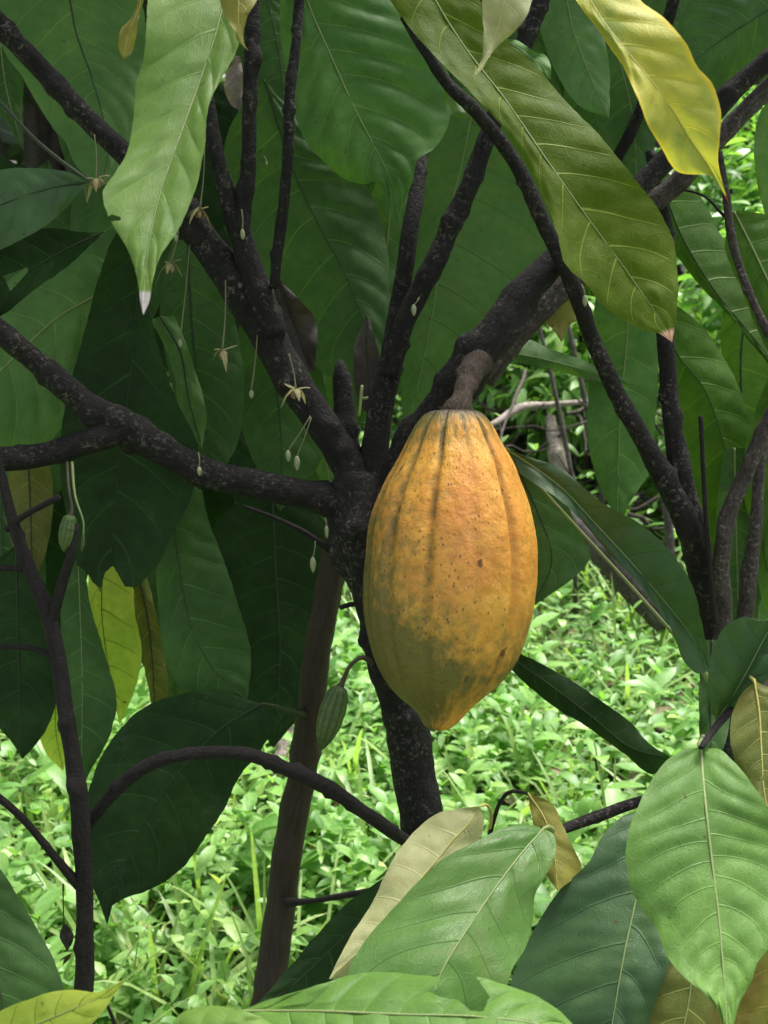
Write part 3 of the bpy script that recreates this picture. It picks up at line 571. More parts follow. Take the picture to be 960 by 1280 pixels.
# ================================================================== cocoa pods
def pod_material(ripe):
    t = NT('ripe_pod_skin' if ripe else 'green_pod_skin')
    v = t.attr('pv', fac=False); g = t.attr('groove'); hh = t.attr('h')
    n1 = t.noise(v, 26.0, 4.0, .6); n2 = t.noise(v, 110.0, 4.0, .65); n3 = t.noise(v, 420.0, 3.0)
    if ripe:
        col = t.mix(t.mrange(n1, .35, .68), (.74, .31, .045, 1), (.84, .43, .065, 1))
        # reddish blush on the face of the pod
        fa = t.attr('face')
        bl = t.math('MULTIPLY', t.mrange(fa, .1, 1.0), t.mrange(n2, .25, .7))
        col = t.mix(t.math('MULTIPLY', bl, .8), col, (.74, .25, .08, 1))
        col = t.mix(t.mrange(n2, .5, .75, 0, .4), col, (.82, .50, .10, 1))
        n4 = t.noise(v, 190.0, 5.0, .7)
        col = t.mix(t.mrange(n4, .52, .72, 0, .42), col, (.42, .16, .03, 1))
        # green still left near the foot, on the left flank and round the neck
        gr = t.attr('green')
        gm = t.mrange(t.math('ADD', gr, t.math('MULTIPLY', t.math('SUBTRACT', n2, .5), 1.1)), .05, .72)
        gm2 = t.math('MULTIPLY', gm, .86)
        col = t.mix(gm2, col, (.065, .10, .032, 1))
        col = t.mix(t.math('MULTIPLY', t.math('POWER', g, 1.8), t.mrange(n2, .3, .7, .5, 1.0)), col, (.10, .055, .014, 1))
    else:
        col = t.mix(t.mrange(n1, .35, .68), (.07, .12, .03, 1), (.12, .19, .05, 1))
        col = t.mix(t.math('MULTIPLY', g, .6), col, (.03, .05, .015, 1))
    vs = t.n('ShaderNodeVectorMath', {0: v, 1: (1, 1, .6)}, operation='MULTIPLY').outputs[0]
    sp = t.n('ShaderNodeTexVoronoi', {'Vector': vs, 'Scale': 300.0, 'Randomness': 1.0}).outputs
    keep = t.mrange(t.n('ShaderNodeSeparateColor', {0: sp['Color']}).outputs[0], .42, .5)
    s1 = t.math('MULTIPLY', t.math('MULTIPLY', t.mrange(sp['Distance'], .32, .10), keep), t.mrange(n1, .36, .6, .25, 1.0))
    sp2 = t.n('ShaderNodeTexVoronoi', {'Vector': t.n('ShaderNodeVectorMath', {0: v, 1: (1, 1, .55)}, operation='MULTIPLY').outputs[0], 'Scale': 75.0}).outputs
    k2 = t.mrange(t.n('ShaderNodeSeparateColor', {0: sp2['Color']}).outputs[1], .66, .7)
    s2 = t.math('MULTIPLY', t.mrange(t.math('ADD', sp2['Distance'], t.math('MULTIPLY', n3, .22)), .30, .20), k2)
    col = t.mix(t.math('MULTIPLY', s1, .75), col, (.10, .04, .015, 1))
    col = t.mix(t.math('MULTIPLY', s2, .8), col, (.07, .03, .015, 1))
    if ripe:        # dry brown collar round the stalk
        rimm = t.mrange(t.math('ADD', hh, t.math('MULTIPLY', n2, -.03)), -.008, .012, .85, 0.0)
        col = t.mix(rimm, col, (.045, .028, .016, 1))
    h = t.math('ADD', t.math('MULTIPLY', n2, 1.6), t.math('MULTIPLY', n3, .55)); h = t.math('ADD', h, t.math('MULTIPLY', t.noise(v, 55.0, 2.0), 1.2))
    h = t.math('SUBTRACT', h, t.math('MULTIPLY', s1, .4))
    bp = t.n('ShaderNodeBump', {'Strength': .5, 'Distance': .0017, 'Height': h}).outputs[0]
    rg = t.mrange(n2, .3, .7, .40, .58)
    return t.out(t.n('ShaderNodeBsdfPrincipled', {'Base Color': col, 'Roughness': rg, 'Specular IOR Level': .42, 'Normal': bp, 'Subsurface Weight': .08 if ripe else 0.0, 'Subsurface Radius': (.01, .005, .002), 'Subsurface Scale': .5}).outputs[0])
MPOD = pod_material(True); MPODG = pod_material(False)

def pod_mesh(parent, rows, d, grooves, mat, ns=260, nr=190, gd=.066, name='husk', green=True, seed=5):
    rows = np.array(rows, float)                       # y, left x, right x
    q = catmull(rows[:, [0, 1, 2]] if False else np.stack([rows[:, 0] * 1.0, rows[:, 1], rows[:, 2]], 1), 400)
    ys = np.linspace(rows[0, 0], rows[-1, 0], nr)
    tt = (1 - np.cos(np.linspace(0, np.pi, nr))) / 2; ys = rows[0, 0] + (rows[-1, 0] - rows[0, 0]) * (0.5 * tt + 0.5 * np.linspace(0, 1, nr))
    Lx = np.interp(ys, q[:, 0], q[:, 1]); Rx = np.interp(ys, q[:, 0], q[:, 2])
    cx = (Lx + Rx) / 2; rad = (Rx - Lx) / 2
    th = np.linspace(0, 2 * np.pi, ns, endpoint=False)       # 0 faces the camera, + to the right
    g = np.zeros(ns)
    for a, dep, w in grooves:
        da = np.angle(np.exp(1j * (th - math.radians(a)))); g = np.maximum(g, dep * np.exp(-(da / math.radians(w)) ** 2))
    hh = (ys - ys[0]) / (ys[-1] - ys[0])
    fade = np.interp(hh, [0, .04, .2, .55, .8, .95, 1], [.8, 1.1, 1.25, .8, .65, .7, .2])
    s = np.stack(np.broadcast_arrays(np.cos(th)[None] * 2.2, np.sin(th)[None] * 2.2, hh[:, None] * 5), -1)
    lump = -.05 * g[None] * np.exp(-hh[:, None] / .03) + .02 * np.exp(-hh[:, None] / .02) * np.cos(th * 10)[None] + snoise(s * 1.4, seed) * .010 + snoise(s * 3.4, seed + 1) * .006 + snoise(s * 9, seed + 2) * .004 + snoise(s * 17, seed + 3) * .0026 + snoise(s * 31, seed + 4) * .0016
    rmul = 1 - gd * g[None] * fade[:, None] + lump
    rmul = rmul / 1.0
    rr = rad[:, None] * rmul
    ax = rr * np.sin(th)[None]; az = -rr * np.cos(th)[None] * .97
    x = cx[:, None] + ax; y = ys[:, None] + 0 * x
    D = d + az / FPX * d
    # undo the perspective so the traced outline is the silhouette
    P = at(480 + (x - 480) * d / D * (D / d) , 640 + (y - 640), np.full_like(D, d))
    fwd = np.array([0, CP, -SP]); P = P + fwd * (D - d)[..., None]
    V = P.reshape(-1, 3)
    i = np.arange(nr - 1)[:, None] * ns; j = np.arange(ns)[None]; j2 = (j + 1) % ns
    F = np.stack([i + j, i + j2, i + ns + j2, i + ns + j], -1).reshape(-1, 4).tolist()
    F.append(tuple(range(ns))); F.append(tuple(range((nr - 1) * ns, nr * ns)[::-1]))
    rm = rad.max() * d / FPX
    pv = np.stack([np.sin(th)[None] * rm + 0 * x, np.cos(th)[None] * rm + 0 * x, (hh * (ys[-1] - ys[0]) * d / FPX)[:, None] + 0 * x], -1).reshape(-1, 3)
    gro = (g[None] * np.clip(fade, 0, 1)[:, None] * np.interp(hh, [0, .3, .6, .8, 1], [1, .7, .3, .2, .1])[:, None])
    lat = np.sin(th)[None]
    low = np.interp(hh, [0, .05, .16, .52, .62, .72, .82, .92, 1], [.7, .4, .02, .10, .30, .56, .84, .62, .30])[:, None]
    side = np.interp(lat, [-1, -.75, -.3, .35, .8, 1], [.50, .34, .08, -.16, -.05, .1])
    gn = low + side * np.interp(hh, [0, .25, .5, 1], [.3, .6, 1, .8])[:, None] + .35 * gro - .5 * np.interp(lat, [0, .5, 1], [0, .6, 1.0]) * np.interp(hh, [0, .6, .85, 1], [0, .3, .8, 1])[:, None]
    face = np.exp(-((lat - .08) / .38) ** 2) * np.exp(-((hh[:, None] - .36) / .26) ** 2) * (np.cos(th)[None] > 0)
    z = np.zeros_like(x)
    return mesh_obj(name, V, F, mat, parent, attrs={'pv': ('FLOAT_VECTOR', pv), 'groove': ('FLOAT', (gro + z).ravel()), 'h': ('FLOAT', (hh[:, None] + z).ravel()),
                                                   'green': ('FLOAT', ((gn if green else z) + z).ravel()), 'face': ('FLOAT', (face + z).ravel())})

rows = [(513, 556, 582), (513.6, 545, 590), (515, 536, 598), (518, 530, 604), (526, 523, 611), (538, 515, 619), (552, 508, 626), (579, 494, 642), (600, 482, 650), (627, 470, 660), (655, 461, 667), (682, 457, 671), (710, 455, 672),
        (735, 453.5, 671), (760, 454, 668), (786, 458, 661), (810, 464, 653), (832, 472, 642), (854, 484, 624), (872, 500, 603), (886, 517, 588), (897, 525, 578), (905, 529, 570), (910, 536, 563), (913, 546, 553)]
pod = empty('cocoa_pod', at(563, 513, .875), 'large ripe orange cocoa pod hanging in the middle', 'cocoa pod')
GR = [(-17, 1.0, 3.0), (-46, .75, 4.0), (41, .95, 3.0), (12, .30, 4), (66, .45, 5), (-75, .6, 6), (-104, .7, 5), (-135, .8, 5), (-160, .5, 5), (168, .8, 5), (140, .5, 5), (105, .8, 5)]
pod_mesh(pod, rows, .872, GR, MPOD, green=True)
# the woody stalk from the branch
q_ = catmull([(604, 440, .96, 34), (597, 452, .938, 34), (588, 466, .91, 29), (581, 484, .89, 25), (577, 500, .878, 26), (574, 511, .872, 33), (573, 519, .872, 44)], 34)
o = add_tube('stalk', at(q_[:, 0], q_[:, 1], q_[:, 2]), q_[:, 3] * .5 * q_[:, 2] / FPX, M['stalk'], pod, 22, rough=.16, seed=3, knots=12, knot_h=.22)

def small_pod(x0, y0, x1, y1, d, w, label, mat, stalk, sw=5, mstalk='rib_brown', name='cocoa_pod'):
    e = empty(name, at(x0, y0, d), label, 'cocoa pod')
    P0, P1 = at(x0, y0, d), at(x1, y1, d); n = 40; t = np.linspace(0, 1, n)
    prof = np.interp(t, [0, .03, .12, .35, .6, .8, .93, 1], [.35, .6, .82, 1, .95, .7, .33, .06])
    V, F, bk = tube_arrays(P0 + (P1 - P0) * t[:, None], w * .5 * d / FPX * prof, 40)
    a = np.tile(np.linspace(0, 2 * np.pi, 40, endpoint=False), n)
    ctr = np.repeat(P0 + (P1 - P0) * t[:, None], 40, 0)
    g = np.abs(np.cos(a * 5)) ** .7; k = 1 - .16 * (1 - g)
    body = ctr + (V[:n * 40] - ctr) * (k + .05 * snoise(V[:n * 40] * 500, 3))[:, None]
    V = np.vstack([body, V[n * 40:]])
    attrs = {'pv': ('FLOAT_VECTOR', bk), 'groove': ('FLOAT', np.concatenate([1 - g, [0, 0]])), 'h': ('FLOAT', np.zeros(len(V)))}
    mesh_obj('husk', V, [tuple(dict.fromkeys(f)) for f in F.tolist()], mat, e, attrs=attrs)
    q = catmull(stalk, 22)
    add_tube('stalk', at(q[:, 0], q[:, 1], q[:, 2]), q[:, 3] * .5 * q[:, 2] / FPX, M[mstalk], e, 10)
    return e
small_pod(425, 858, 401, 938, .95, 33, 'small unripe green cocoa pod on an arched stalk left of the big pod', MPODG, [(466, 828, .98, 7), (452, 822, .96, 6), (438, 832, .95, 5), (430, 848, .95, 6), (425, 860, .95, 9)])
small_pod(88, 644, 80, 690, .87, 22, 'pale green baby cocoa pod hanging under the left branch', MPODG, [(84, 578, .90, 4), (86, 610, .875, 3.5), (90, 636, .87, 4), (88, 646, .87, 9)], mstalk='rib_brown')
small_pod(104, 668, 102, 690, .88, 6, 'tiny yellowish sliver of a pod right of the baby pod', MPODG, [(90, 578, .905, 4), (94, 620, .885, 3), (104, 652, .88, 2.5), (104, 669, .88, 3)], mstalk='rib')

# ================================================================== the other trees and shoots
lean = empty('cacao_tree', at(326, 1300, 1.2) * [1, 1, 0], 'smooth brown slanting cacao stem left of the main trunk', 'tree')
limb('trunk', lean, [(240, 1900, 1.16, 62), (290, 1450, 1.17, 58), (336, 1240, 1.18, 47), (352, 1110, 1.17, 44), (377, 970, 1.15, 42), (389, 880, 1.13, 41), (401, 780, 1.10, 40), (418, 700, 1.08, 40), (428, 640, 1.06, 38), (436, 590, 1.04, 30)], 'bark3', 24, .05, 12, knot_h=.14)
limb('branch', lean, [(415, 690, 1.06, 10), (385, 668, 1.05, 8), (350, 650, 1.05, 6), (305, 633, 1.04, 5)], 'bark4', 8, .05, 2)
limb('branch', lean, [(358, 1128, 1.15, 16), (385, 1127, 1.13, 8), (420, 1121, 1.1, 9), (460, 1114, 1.07, 9), (520, 1105, 1.05, 8)], 'bark4', 10, .05, 2)

sap = empty('cacao_sapling', at(104, 1300, .9) * [1, 1, 0], 'thin dark sapling standing at the left with bare side twigs', 'sapling')
limb('stem', sap, [(112, 2100, .86, 36), (108, 1500, .87, 32), (105, 1240, .88, 29), (106, 1120, .88, 25), (100, 1020, .88, 28), (88, 930, .88, 24), (78, 860, .88, 24), (62, 775, .88, 23), (34, 705, .88, 20), (12, 640, .88, 16), (0, 585, .88, 13), (-15, 520, .88, 11)], 'bark4', 16, .07, 16, knot_h=.35)
limb('side_twig', sap, [(64, 775, .88, 17), (78, 730, .875, 16), (90, 690, .87, 13), (95, 655, .87, 10)], 'bark4', 10, .06, 2)
limb('side_twig', sap, [(8, 662, .88, 11), (30, 645, .875, 9), (74, 621, .87, 10)], 'bark4', 10, .06, 2)
limb('side_twig', sap, [(36, 712, .88, 12), (15, 710, .88, 10), (-40, 712, .88, 9)], 'bark4', 10, .06, 2)
limb('side_twig', sap, [(72, 826, .88, 13), (45, 812, .88, 9), (0, 808, .88, 7), (-60, 800, .88, 6)], 'bark4', 10, .06, 2)
limb('side_twig', sap, [(100, 1108, .88, 16), (70, 1074, .87, 12), (35, 1030, .86, 11), (0, 998, .85, 11), (-70, 940, .84, 10)], 'bark4', 12, .07, 4)
limb('side_twig', sap, [(0, 402, .94, 9), (-20, 420, .92, 9)], 'bark4', 8, .06, 0) if False else None
o = leaf(sap, 'dead', [(78, 1155, ), (74, 1170), (80, 1182), (84, 1190)], [(80, 1155), (82, 1170), (84, 1190)], [(83, 1155), (92, 1168), (90, 1180), (84, 1190)], [.88, .88, .88], N=3, rib='rib_dark', ribw=1, stalk=[(79, 1130, .88, 1.6), (79, 1105, .88, 1.8)], label='tiny shrivelled leaf hanging from the twig')
leaf(sap, 'deep', [(-70, 1060), (-120, 1180), (-80, 1300), (10, 1370)], [(-60, 1060), (-30, 1150), (0, 1240), (10, 1370)], [(-50, 1050), (0, 1086), (21, 1118), (46, 1160), (68, 1202), (82, 1250), (66, 1320), (10, 1370)], [.76, .74, .72], fold=.3, N=8, q=.003, ribw=2, rib='rib_dark', label='dark green leaf at the lower left edge')

rt = empty('cacao_tree', at(905, 1250, 1.15) * [1, 1, 0], 'cluster of lichen-spotted cacao stems at the right edge', 'tree')
limb('stem', rt, [(905, 1900, 1.05, 60), (905, 1300, 1.06, 58), (900, 1000, 1.06, 56), (898, 850, 1.05, 52), (888, 760, 1.03, 40), (870, 680, 1.02, 42), (852, 610, 1.01, 38), (842, 540, 1.01, 28), (836, 480, 1.01, 26), (832, 420, 1.01, 25), (836, 350, 1.02, 22), (830, 270, 1.03, 17), (812, 190, 1.04, 14)], 'bark', 18, .08, 12)
limb('stem', rt, [(900, 850, 1.04, 36), (903, 760, 1.02, 27), (901, 700, 1.0, 24), (908, 650, .99, 24), (926, 605, .98, 24), (945, 560, .97, 23), (975, 500, .96, 22), (1030, 420, .95, 20)], 'bark2', 16, .08, 9)
limb('stem', rt, [(915, 850, 1.08, 30), (930, 770, 1.07, 24), (938, 715, 1.06, 24), (945, 650, 1.05, 18), (952, 570, 1.05, 16), (975, 480, 1.04, 15)], 'bark2', 14, .08, 6)
limb('twig', rt, [(894, 780, 1.0, 10), (888, 720, .995, 8), (882, 640, .99, 7), (878, 570, .99, 7), (876, 520, .99, 7)], 'bark4', 8, .08, 5)
limb('twig', rt, [(900, 190, 1.0, 8), (908, 245, 1.0, 12), (915, 300, 1.0, 13), (930, 350, 1.0, 12), (948, 392, 1.0, 12), (985, 460, 1.0, 13)], 'bark2', 12, .07, 5)
limb('twig', rt, [(905, 270, 1.0, 5), (880, 245, 1.02, 4), (840, 235, 1.04, 3)], 'bark4', 8, .05, 1)
leaf(rt, 'vivid', [(822, 370), (826, 450), (840, 530), (860, 590), (876, 680), (896, 740), (918, 770)], [(825, 370), (846, 441), (879, 484), (900, 538), (914, 620), (918, 770)], [(828, 370), (873, 403), (914, 463), (938, 528), (950, 610), (945, 700), (918, 770)],
     [1.14, 1.13, 1.12], fold=.35, N=10, q=.004, ribw=1.4, rib='rib_dark')
leaf(rt, 'vivid', [(822, 210), (830, 285), (862, 342), (905, 388), (952, 445), (1030, 540)], [(822, 210), (850, 290), (895, 365), (932, 410), (980, 470), (1030, 540)], [(825, 210), (872, 242), (905, 300), (945, 350), (990, 405), (1030, 480), (1030, 540)],
     [1.10, 1.08, 1.06], fold=.45, N=10, q=.004, ribw=1.6, rib='rib_dark', label='long green leaf slanting down to the right edge')
leaf(rt, 'vivid', [(915, 265), (906, 305), (930, 370), (962, 445), (1020, 540)], [(918, 265), (950, 330), (990, 420), (1020, 540)], [(922, 262), (972, 275), (1025, 340), (1050, 440), (1020, 540)], [1.02, 1.0, .99], fold=.25, N=9, q=.004)
leaf(rt, 'vivid', [(935, 350), (904, 395), (902, 455), (908, 540), (918, 640), (950, 750)], [(938, 350), (926, 460), (938, 600), (950, 750)], [(940, 350), (978, 430), (992, 560), (985, 670), (950, 750)], [1.2, 1.2, 1.2], fold=.2, N=10, q=.003, rib='rib_dark')
leaf(rt, 'deep', [(905, 560), (896, 640), (892, 720), (905, 780), (925, 830)], [(918, 560), (920, 660), (922, 740), (925, 830)], [(935, 560), (950, 640), (955, 730), (925, 830)], [1.1, 1.1, 1.1], N=9)
leaf(rt, 'vivid', [(965, 600), (945, 660), (948, 730), (972, 800)], [(985, 600), (975, 700), (972, 800)], [(1005, 600), (1015, 700), (972, 800)], [1.08, 1.08, 1.08], N=8)
leaf(rt, 'blue', [(632, 560), (662, 572), (700, 585), (752, 628), (800, 655), (836, 687), (862, 725), (878, 780), (888, 838)], [(632, 560), (700, 608), (741, 651), (789, 703), (835, 757), (863, 793), (888, 838)],
     [(632, 560), (648, 590), (704, 628), (760, 690), (805, 738), (838, 785), (855, 826), (872, 842), (888, 838)], [.92, .90, .88, .88, .90], tilt=.1, fold=-.5, N=9, q=.003, wave=.004, ribw=2.4, stalk=[(892, 860, .92, 6), (898, 890, .98, 8)], label='long folded dark leaf running from behind the pod')
leaf(rt, 'dark', [(628, 815), (650, 818), (705, 845), (750, 875), (790, 905), (808, 926), (840, 948)], [(628, 815), (690, 858), (740, 896), (790, 935), (840, 948)], [(628, 815), (642, 840), (695, 885), (730, 906), (780, 942), (815, 968), (840, 948)],
     [.92, .90, .86, .82], fold=.3, N=9, q=.001, rib='rib_dark', ribw=1.2, label='narrow dark leaf slanting right of the pod tip')
leaf(rt, 'deep', [(880, 800), (874, 860), (876, 930), (890, 990)], [(890, 800), (888, 880), (890, 990)], [(905, 800), (915, 880), (890, 990)], [.95, .93, .9], N=7, rib='rib_dark')

for sp_ in ((1010, 420, 300, 100, 110, 1.1, 'vivid'), (860, 560, 210, 70, 70, 1.2, 'mid'), (985, 640, 230, 96, 90, 1.16, 'mid')):
    simple_leaf(rt, sp_[6], *sp_[:5], sp_[5], sp_[5] - .02, N=10, q=.003, rib='rib', ribw=1.4, fold=.3)
# leafy shoot in front, lower right
sh = empty('cacao_sapling', at(880, 1330, .8) * [1, 1, 0], 'young leafy cacao shoot filling the lower right corner', 'sapling')
limb('stem', sh, [(1080, 1900, .86, 30), (1040, 1400, .84, 26), (1010, 1150, .82, 22), (1000, 1000, .8, 18), (985, 900, .78, 15), (965, 840, .76, 12), (980, 740, .75, 9)], 'bark4', 12, .06, 5)
limb('side_twig', sh, [(1003, 1010, .80, 14), (940, 985, .80, 14), (870, 985, .82, 15), (812, 998, .83, 15), (762, 1015, .83, 17), (720, 1030, .82, 16), (690, 1040, .80, 13), (678, 1036, .78, 9)], 'bark', 12, .07, 6, knot_h=.3)
limb('side_twig', sh, [(968, 850, .76, 12), (940, 872, .72, 12), (912, 890, .69, 12), (890, 915, .67, 10), (876, 934, .65, 8)], 'bark4', 12, .04, 2, label='green twig')
limb('side_twig', sh, [(610, 1050, .86, 7), (616, 1030, .85, 6), (624, 1005, .84, 6), (636, 990, .83, 6), (652, 990, .82, 5), (664, 994, .81, 4)], 'bark4', 10, .06, 2)
S = sh
leaf(S, 'dark', [(524, 1068), (470, 1104), (440, 1124), (408, 1155), (381, 1186), (352, 1220), (315, 1262)], [(524, 1068), (466, 1135), (410, 1190), (355, 1240), (315, 1262)], [(524, 1068), (530, 1150), (470, 1215), (399, 1245), (354, 1262), (315, 1262)],
     [.86, .83, .80], fold=.25, N=8, q=.003, rib='rib_dark', label='dark green leaf pointing down to the left')
M['deep2'] = M['deep']
leaf(S, 'beige', [(600, 1008), (587, 1009), (550, 1016), (522, 1035), (500, 1060), (481, 1094), (462, 1135), (437, 1172), (411, 1224)], [(600, 1008), (585, 1030), (566, 1050), (545, 1076), (510, 1117), (470, 1168), (411, 1224)],
     [(600, 1008), (604, 1022), (602, 1044), (575, 1066), (545, 1096), (505, 1140), (470, 1185), (440, 1222), (411, 1224)], [.80, .77, .74, .71], fold=.6, N=8, q=.003, wave=.004, rib='rib_yellow', ribw=1.6, stalk=[(608, 1006, .81, 4), (614, 1016, .83, 4), (612, 1040, .86, 4)], label='pale beige ageing leaf, its back showing')
leaf(S, 'tan', [(660, 991), (664, 1020), (671, 1052), (680, 1086), (697, 1114)], [(660, 991), (682, 1026), (693, 1070), (697, 1114)], [(660, 991), (690, 1005), (707, 1040), (723, 1072), (727, 1087), (697, 1114)], [.80, .78, .76], fold=.3, N=6, q=.002, rib='rib_yellow', ribw=1.6, label='folded yellow-brown leaf')
leaf(S, 'blue', [(815, 1008), (778, 1021), (751, 1048), (736, 1078), (700, 1112), (668, 1162), (640, 1225), (640, 1300), (690, 1370), (748, 1390)], [(815, 1008), (806, 1070), (794, 1129), (781, 1188), (766, 1275), (748, 1390)],
     [(815, 1008), (845, 1060), (855, 1130), (838, 1200), (800, 1300), (748, 1390)], [.79, .76, .73, .71, .69], tilt=-.1, fold=.25, N=7, q=.005, wave=.006, ribw=2.8, label='broad dark bluish-green leaf with a pale rib')
leaf(S, 'ochre', [(850, 1110), (822, 1170), (799, 1209), (774, 1255), (768, 1330), (800, 1410)], [(860, 1110), (866, 1200), (850, 1300), (800, 1410)], [(870, 1110), (925, 1200), (930, 1300), (880, 1390), (800, 1410)], [.76, .73, .70], fold=.2, N=7, q=.003, label='olive-brown leaf under the bright one')
leaf(S, 'tan', [(925, 1100), (915, 1200), (893, 1240), (884, 1310), (900, 1390)], [(950, 1100), (965, 1200), (955, 1300), (900, 1390)], [(980, 1100), (1020, 1200), (1020, 1300), (900, 1390)], [.74, .73, .72], N=7, q=.002, label='brownish leaf in the bottom right corner')
leaf(S, 'plain', [(679, 1036), (660, 1030), (637, 1032), (587, 1055), (556, 1072), (525, 1100), (487, 1141), (456, 1176), (436, 1213), (432, 1260), (470, 1300), (528, 1320)], [(679, 1036), (650, 1069), (619, 1110), (587, 1157), (550, 1219), (536, 1270), (528, 1320)],
     [(679, 1036), (691, 1042), (695, 1060), (686, 1088), (670, 1116), (667, 1141), (659, 1179), (641, 1210), (630, 1240), (590, 1295), (528, 1320)], [.72, .69, .66, .63, .61, .60], tilt=.05, fold=.2, N=7, q=.0045, wave=.005, ribw=2.6, stalk=[(686, 1034, .735, 6), (690, 1038, .78, 6)], label='broad mid-green leaf low in the centre')
leaf(S, 'ochre', [(943, 851), (925, 870), (913, 905), (915, 940), (929, 972), (950, 1008), (972, 1040)], [(943, 851), (949, 890), (952, 940), (957, 1000), (972, 1040)], [(943, 851), (985, 875), (1000, 940), (995, 1000), (972, 1040)], [.68, .66, .64], N=8, q=.002, rib='rib_yellow', ribw=3, stalk=[(938, 846, .69, 5), (950, 850, .72, 6)], label='olive leaf with a pale rib at the right edge')
leaf(S, 'blue', [(895, 902), (886, 872), (885, 840), (893, 808), (907, 783), (928, 771), (958, 775), (1000, 730)], [(895, 902), (916, 870), (936, 835), (960, 790), (1000, 730)], [(895, 902), (912, 896), (942, 868), (972, 830), (1000, 730)], [.70, .69, .69, .70], tilt=.15, fold=-.7, N=7, q=.005, ribw=2, rib='rib', label='curled dark glossy leaf above the bright one')
leaf(S, 'fresh', [(876, 935), (858, 936), (837, 947), (813, 978), (798, 1007), (787, 1034), (782, 1066), (787, 1102), (799, 1132), (822, 1164), (835, 1197), (858, 1224), (882, 1244), (897, 1262), (904, 1282), (910, 1305)],
     [(876, 935), (879, 974), (885, 1034), (892, 1093), (899, 1152), (904, 1212), (908, 1262), (910, 1305)], [(876, 935), (900, 937), (918, 953), (938, 977), (960, 1010), (984, 1055), (992, 1110), (978, 1155), (958, 1190), (946, 1205), (940, 1226), (926, 1250), (917, 1280), (910, 1305)],
     [.66, .63, .61, .59, .57, .55], tilt=.05, fold=.15, N=12, q=.0035, wave=.003, ribw=4.2, stalk=[(874, 930, .665, 6), (880, 922, .67, 7)], label='large bright green leaf in the lower right corner')

# leaves of a low shoot just under the lens
lo = empty('cacao_sapling', at(430, 1500, .7) * [1, 1, 0], 'low cacao shoot whose leaf edges rise along the bottom of the picture', 'sapling')
limb('stem', lo, [(150, 2400, .74, 26), (160, 1800, .72, 22), (180, 1500, .68, 16), (230, 1400, .65, 12), (250, 1350, .62, 9)], 'bark4', 10, .05, 3)
limb('side_twig', lo, [(180, 1500, .68, 12), (165, 1380, .6, 10), (150, 1300, .56, 8), (135, 1258, .54, 5)], 'bark4', 8, .05, 1)
leaf(lo, 'fresh', [(300, 1264), (350, 1245), (400, 1231), (440, 1218), (500, 1216), (545, 1221), (597, 1221), (634, 1232), (675, 1247), (706, 1270), (735, 1305)], [(300, 1264), (400, 1264), (500, 1268), (600, 1271), (680, 1282), (735, 1305)],
     [(300, 1264), (340, 1312), (450, 1345), (600, 1350), (700, 1335), (735, 1305)], [.58, .56, .55, .55], tilt=-1.0, fold=.1, N=10, q=.004, wave=.004, ribw=4, cut=[[(549, 1200), (549, 1228), (535, 1239), (550, 1246), (573, 1250), (588, 1264), (604, 1264), (612, 1246), (596, 1222), (590, 1200)]],
     stalk=[(280, 1275, .59, 5), (250, 1350, .62, 7)], label='light green leaf with a bite out of its edge')
leaf(lo, 'young', [(195, 1345), (222, 1270), (255, 1258), (300, 1262), (340, 1280), (375, 1310)], [(195, 1345), (250, 1292), (310, 1288), (375, 1310)], [(195, 1345), (260, 1345), (330, 1340), (375, 1310)], [.53, .52, .52], tilt=-.9, N=7, q=.003, ribw=3)
leaf(lo, 'backlit', [(-70, 1340), (-20, 1277), (47, 1245), (94, 1237), (124, 1240), (157, 1223)], [(-70, 1340), (20, 1292), (90, 1262), (130, 1244), (157, 1223)], [(-70, 1340), (40, 1345), (96, 1300), (130, 1262), (157, 1223)], [.55, .54, .54], tilt=-.9, N=8, q=.003, ribw=2.5, rib='rib', label='yellow-green leaf in the bottom left corner')

# ================================================================== filler leaves further back in the main crown
def fill(par, specs):
    for (x, y, ln, ang, w, d, mt) in specs:
        simple_leaf(par, mt, x, y, ln, ang, w, d, d - .02, N=9, q=.003, rib='rib_dark', ribw=1.4, fold=random.uniform(.1, .35))
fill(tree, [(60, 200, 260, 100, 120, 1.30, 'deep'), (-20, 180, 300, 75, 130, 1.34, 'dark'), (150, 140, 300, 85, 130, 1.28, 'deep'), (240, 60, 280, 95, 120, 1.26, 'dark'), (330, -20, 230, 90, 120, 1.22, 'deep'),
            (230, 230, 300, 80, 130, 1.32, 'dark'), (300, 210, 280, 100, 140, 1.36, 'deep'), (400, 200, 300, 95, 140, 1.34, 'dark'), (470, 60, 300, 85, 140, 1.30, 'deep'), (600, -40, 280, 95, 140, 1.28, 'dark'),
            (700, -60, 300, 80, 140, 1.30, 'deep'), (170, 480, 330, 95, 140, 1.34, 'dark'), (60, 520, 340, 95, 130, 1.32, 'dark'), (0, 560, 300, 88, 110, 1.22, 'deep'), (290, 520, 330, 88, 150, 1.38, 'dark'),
            (225, 640, 250, 92, 120, 1.30, 'deep'), (930, -60, 240, 100, 130, 1.25, 'dark'), (780, -60, 200, 90, 120, 1.34, 'deep'), (0, 400, 260, 80, 150, 1.28, 'deep'), (480, 330, 210, 100, 100, 1.30, 'deep')])

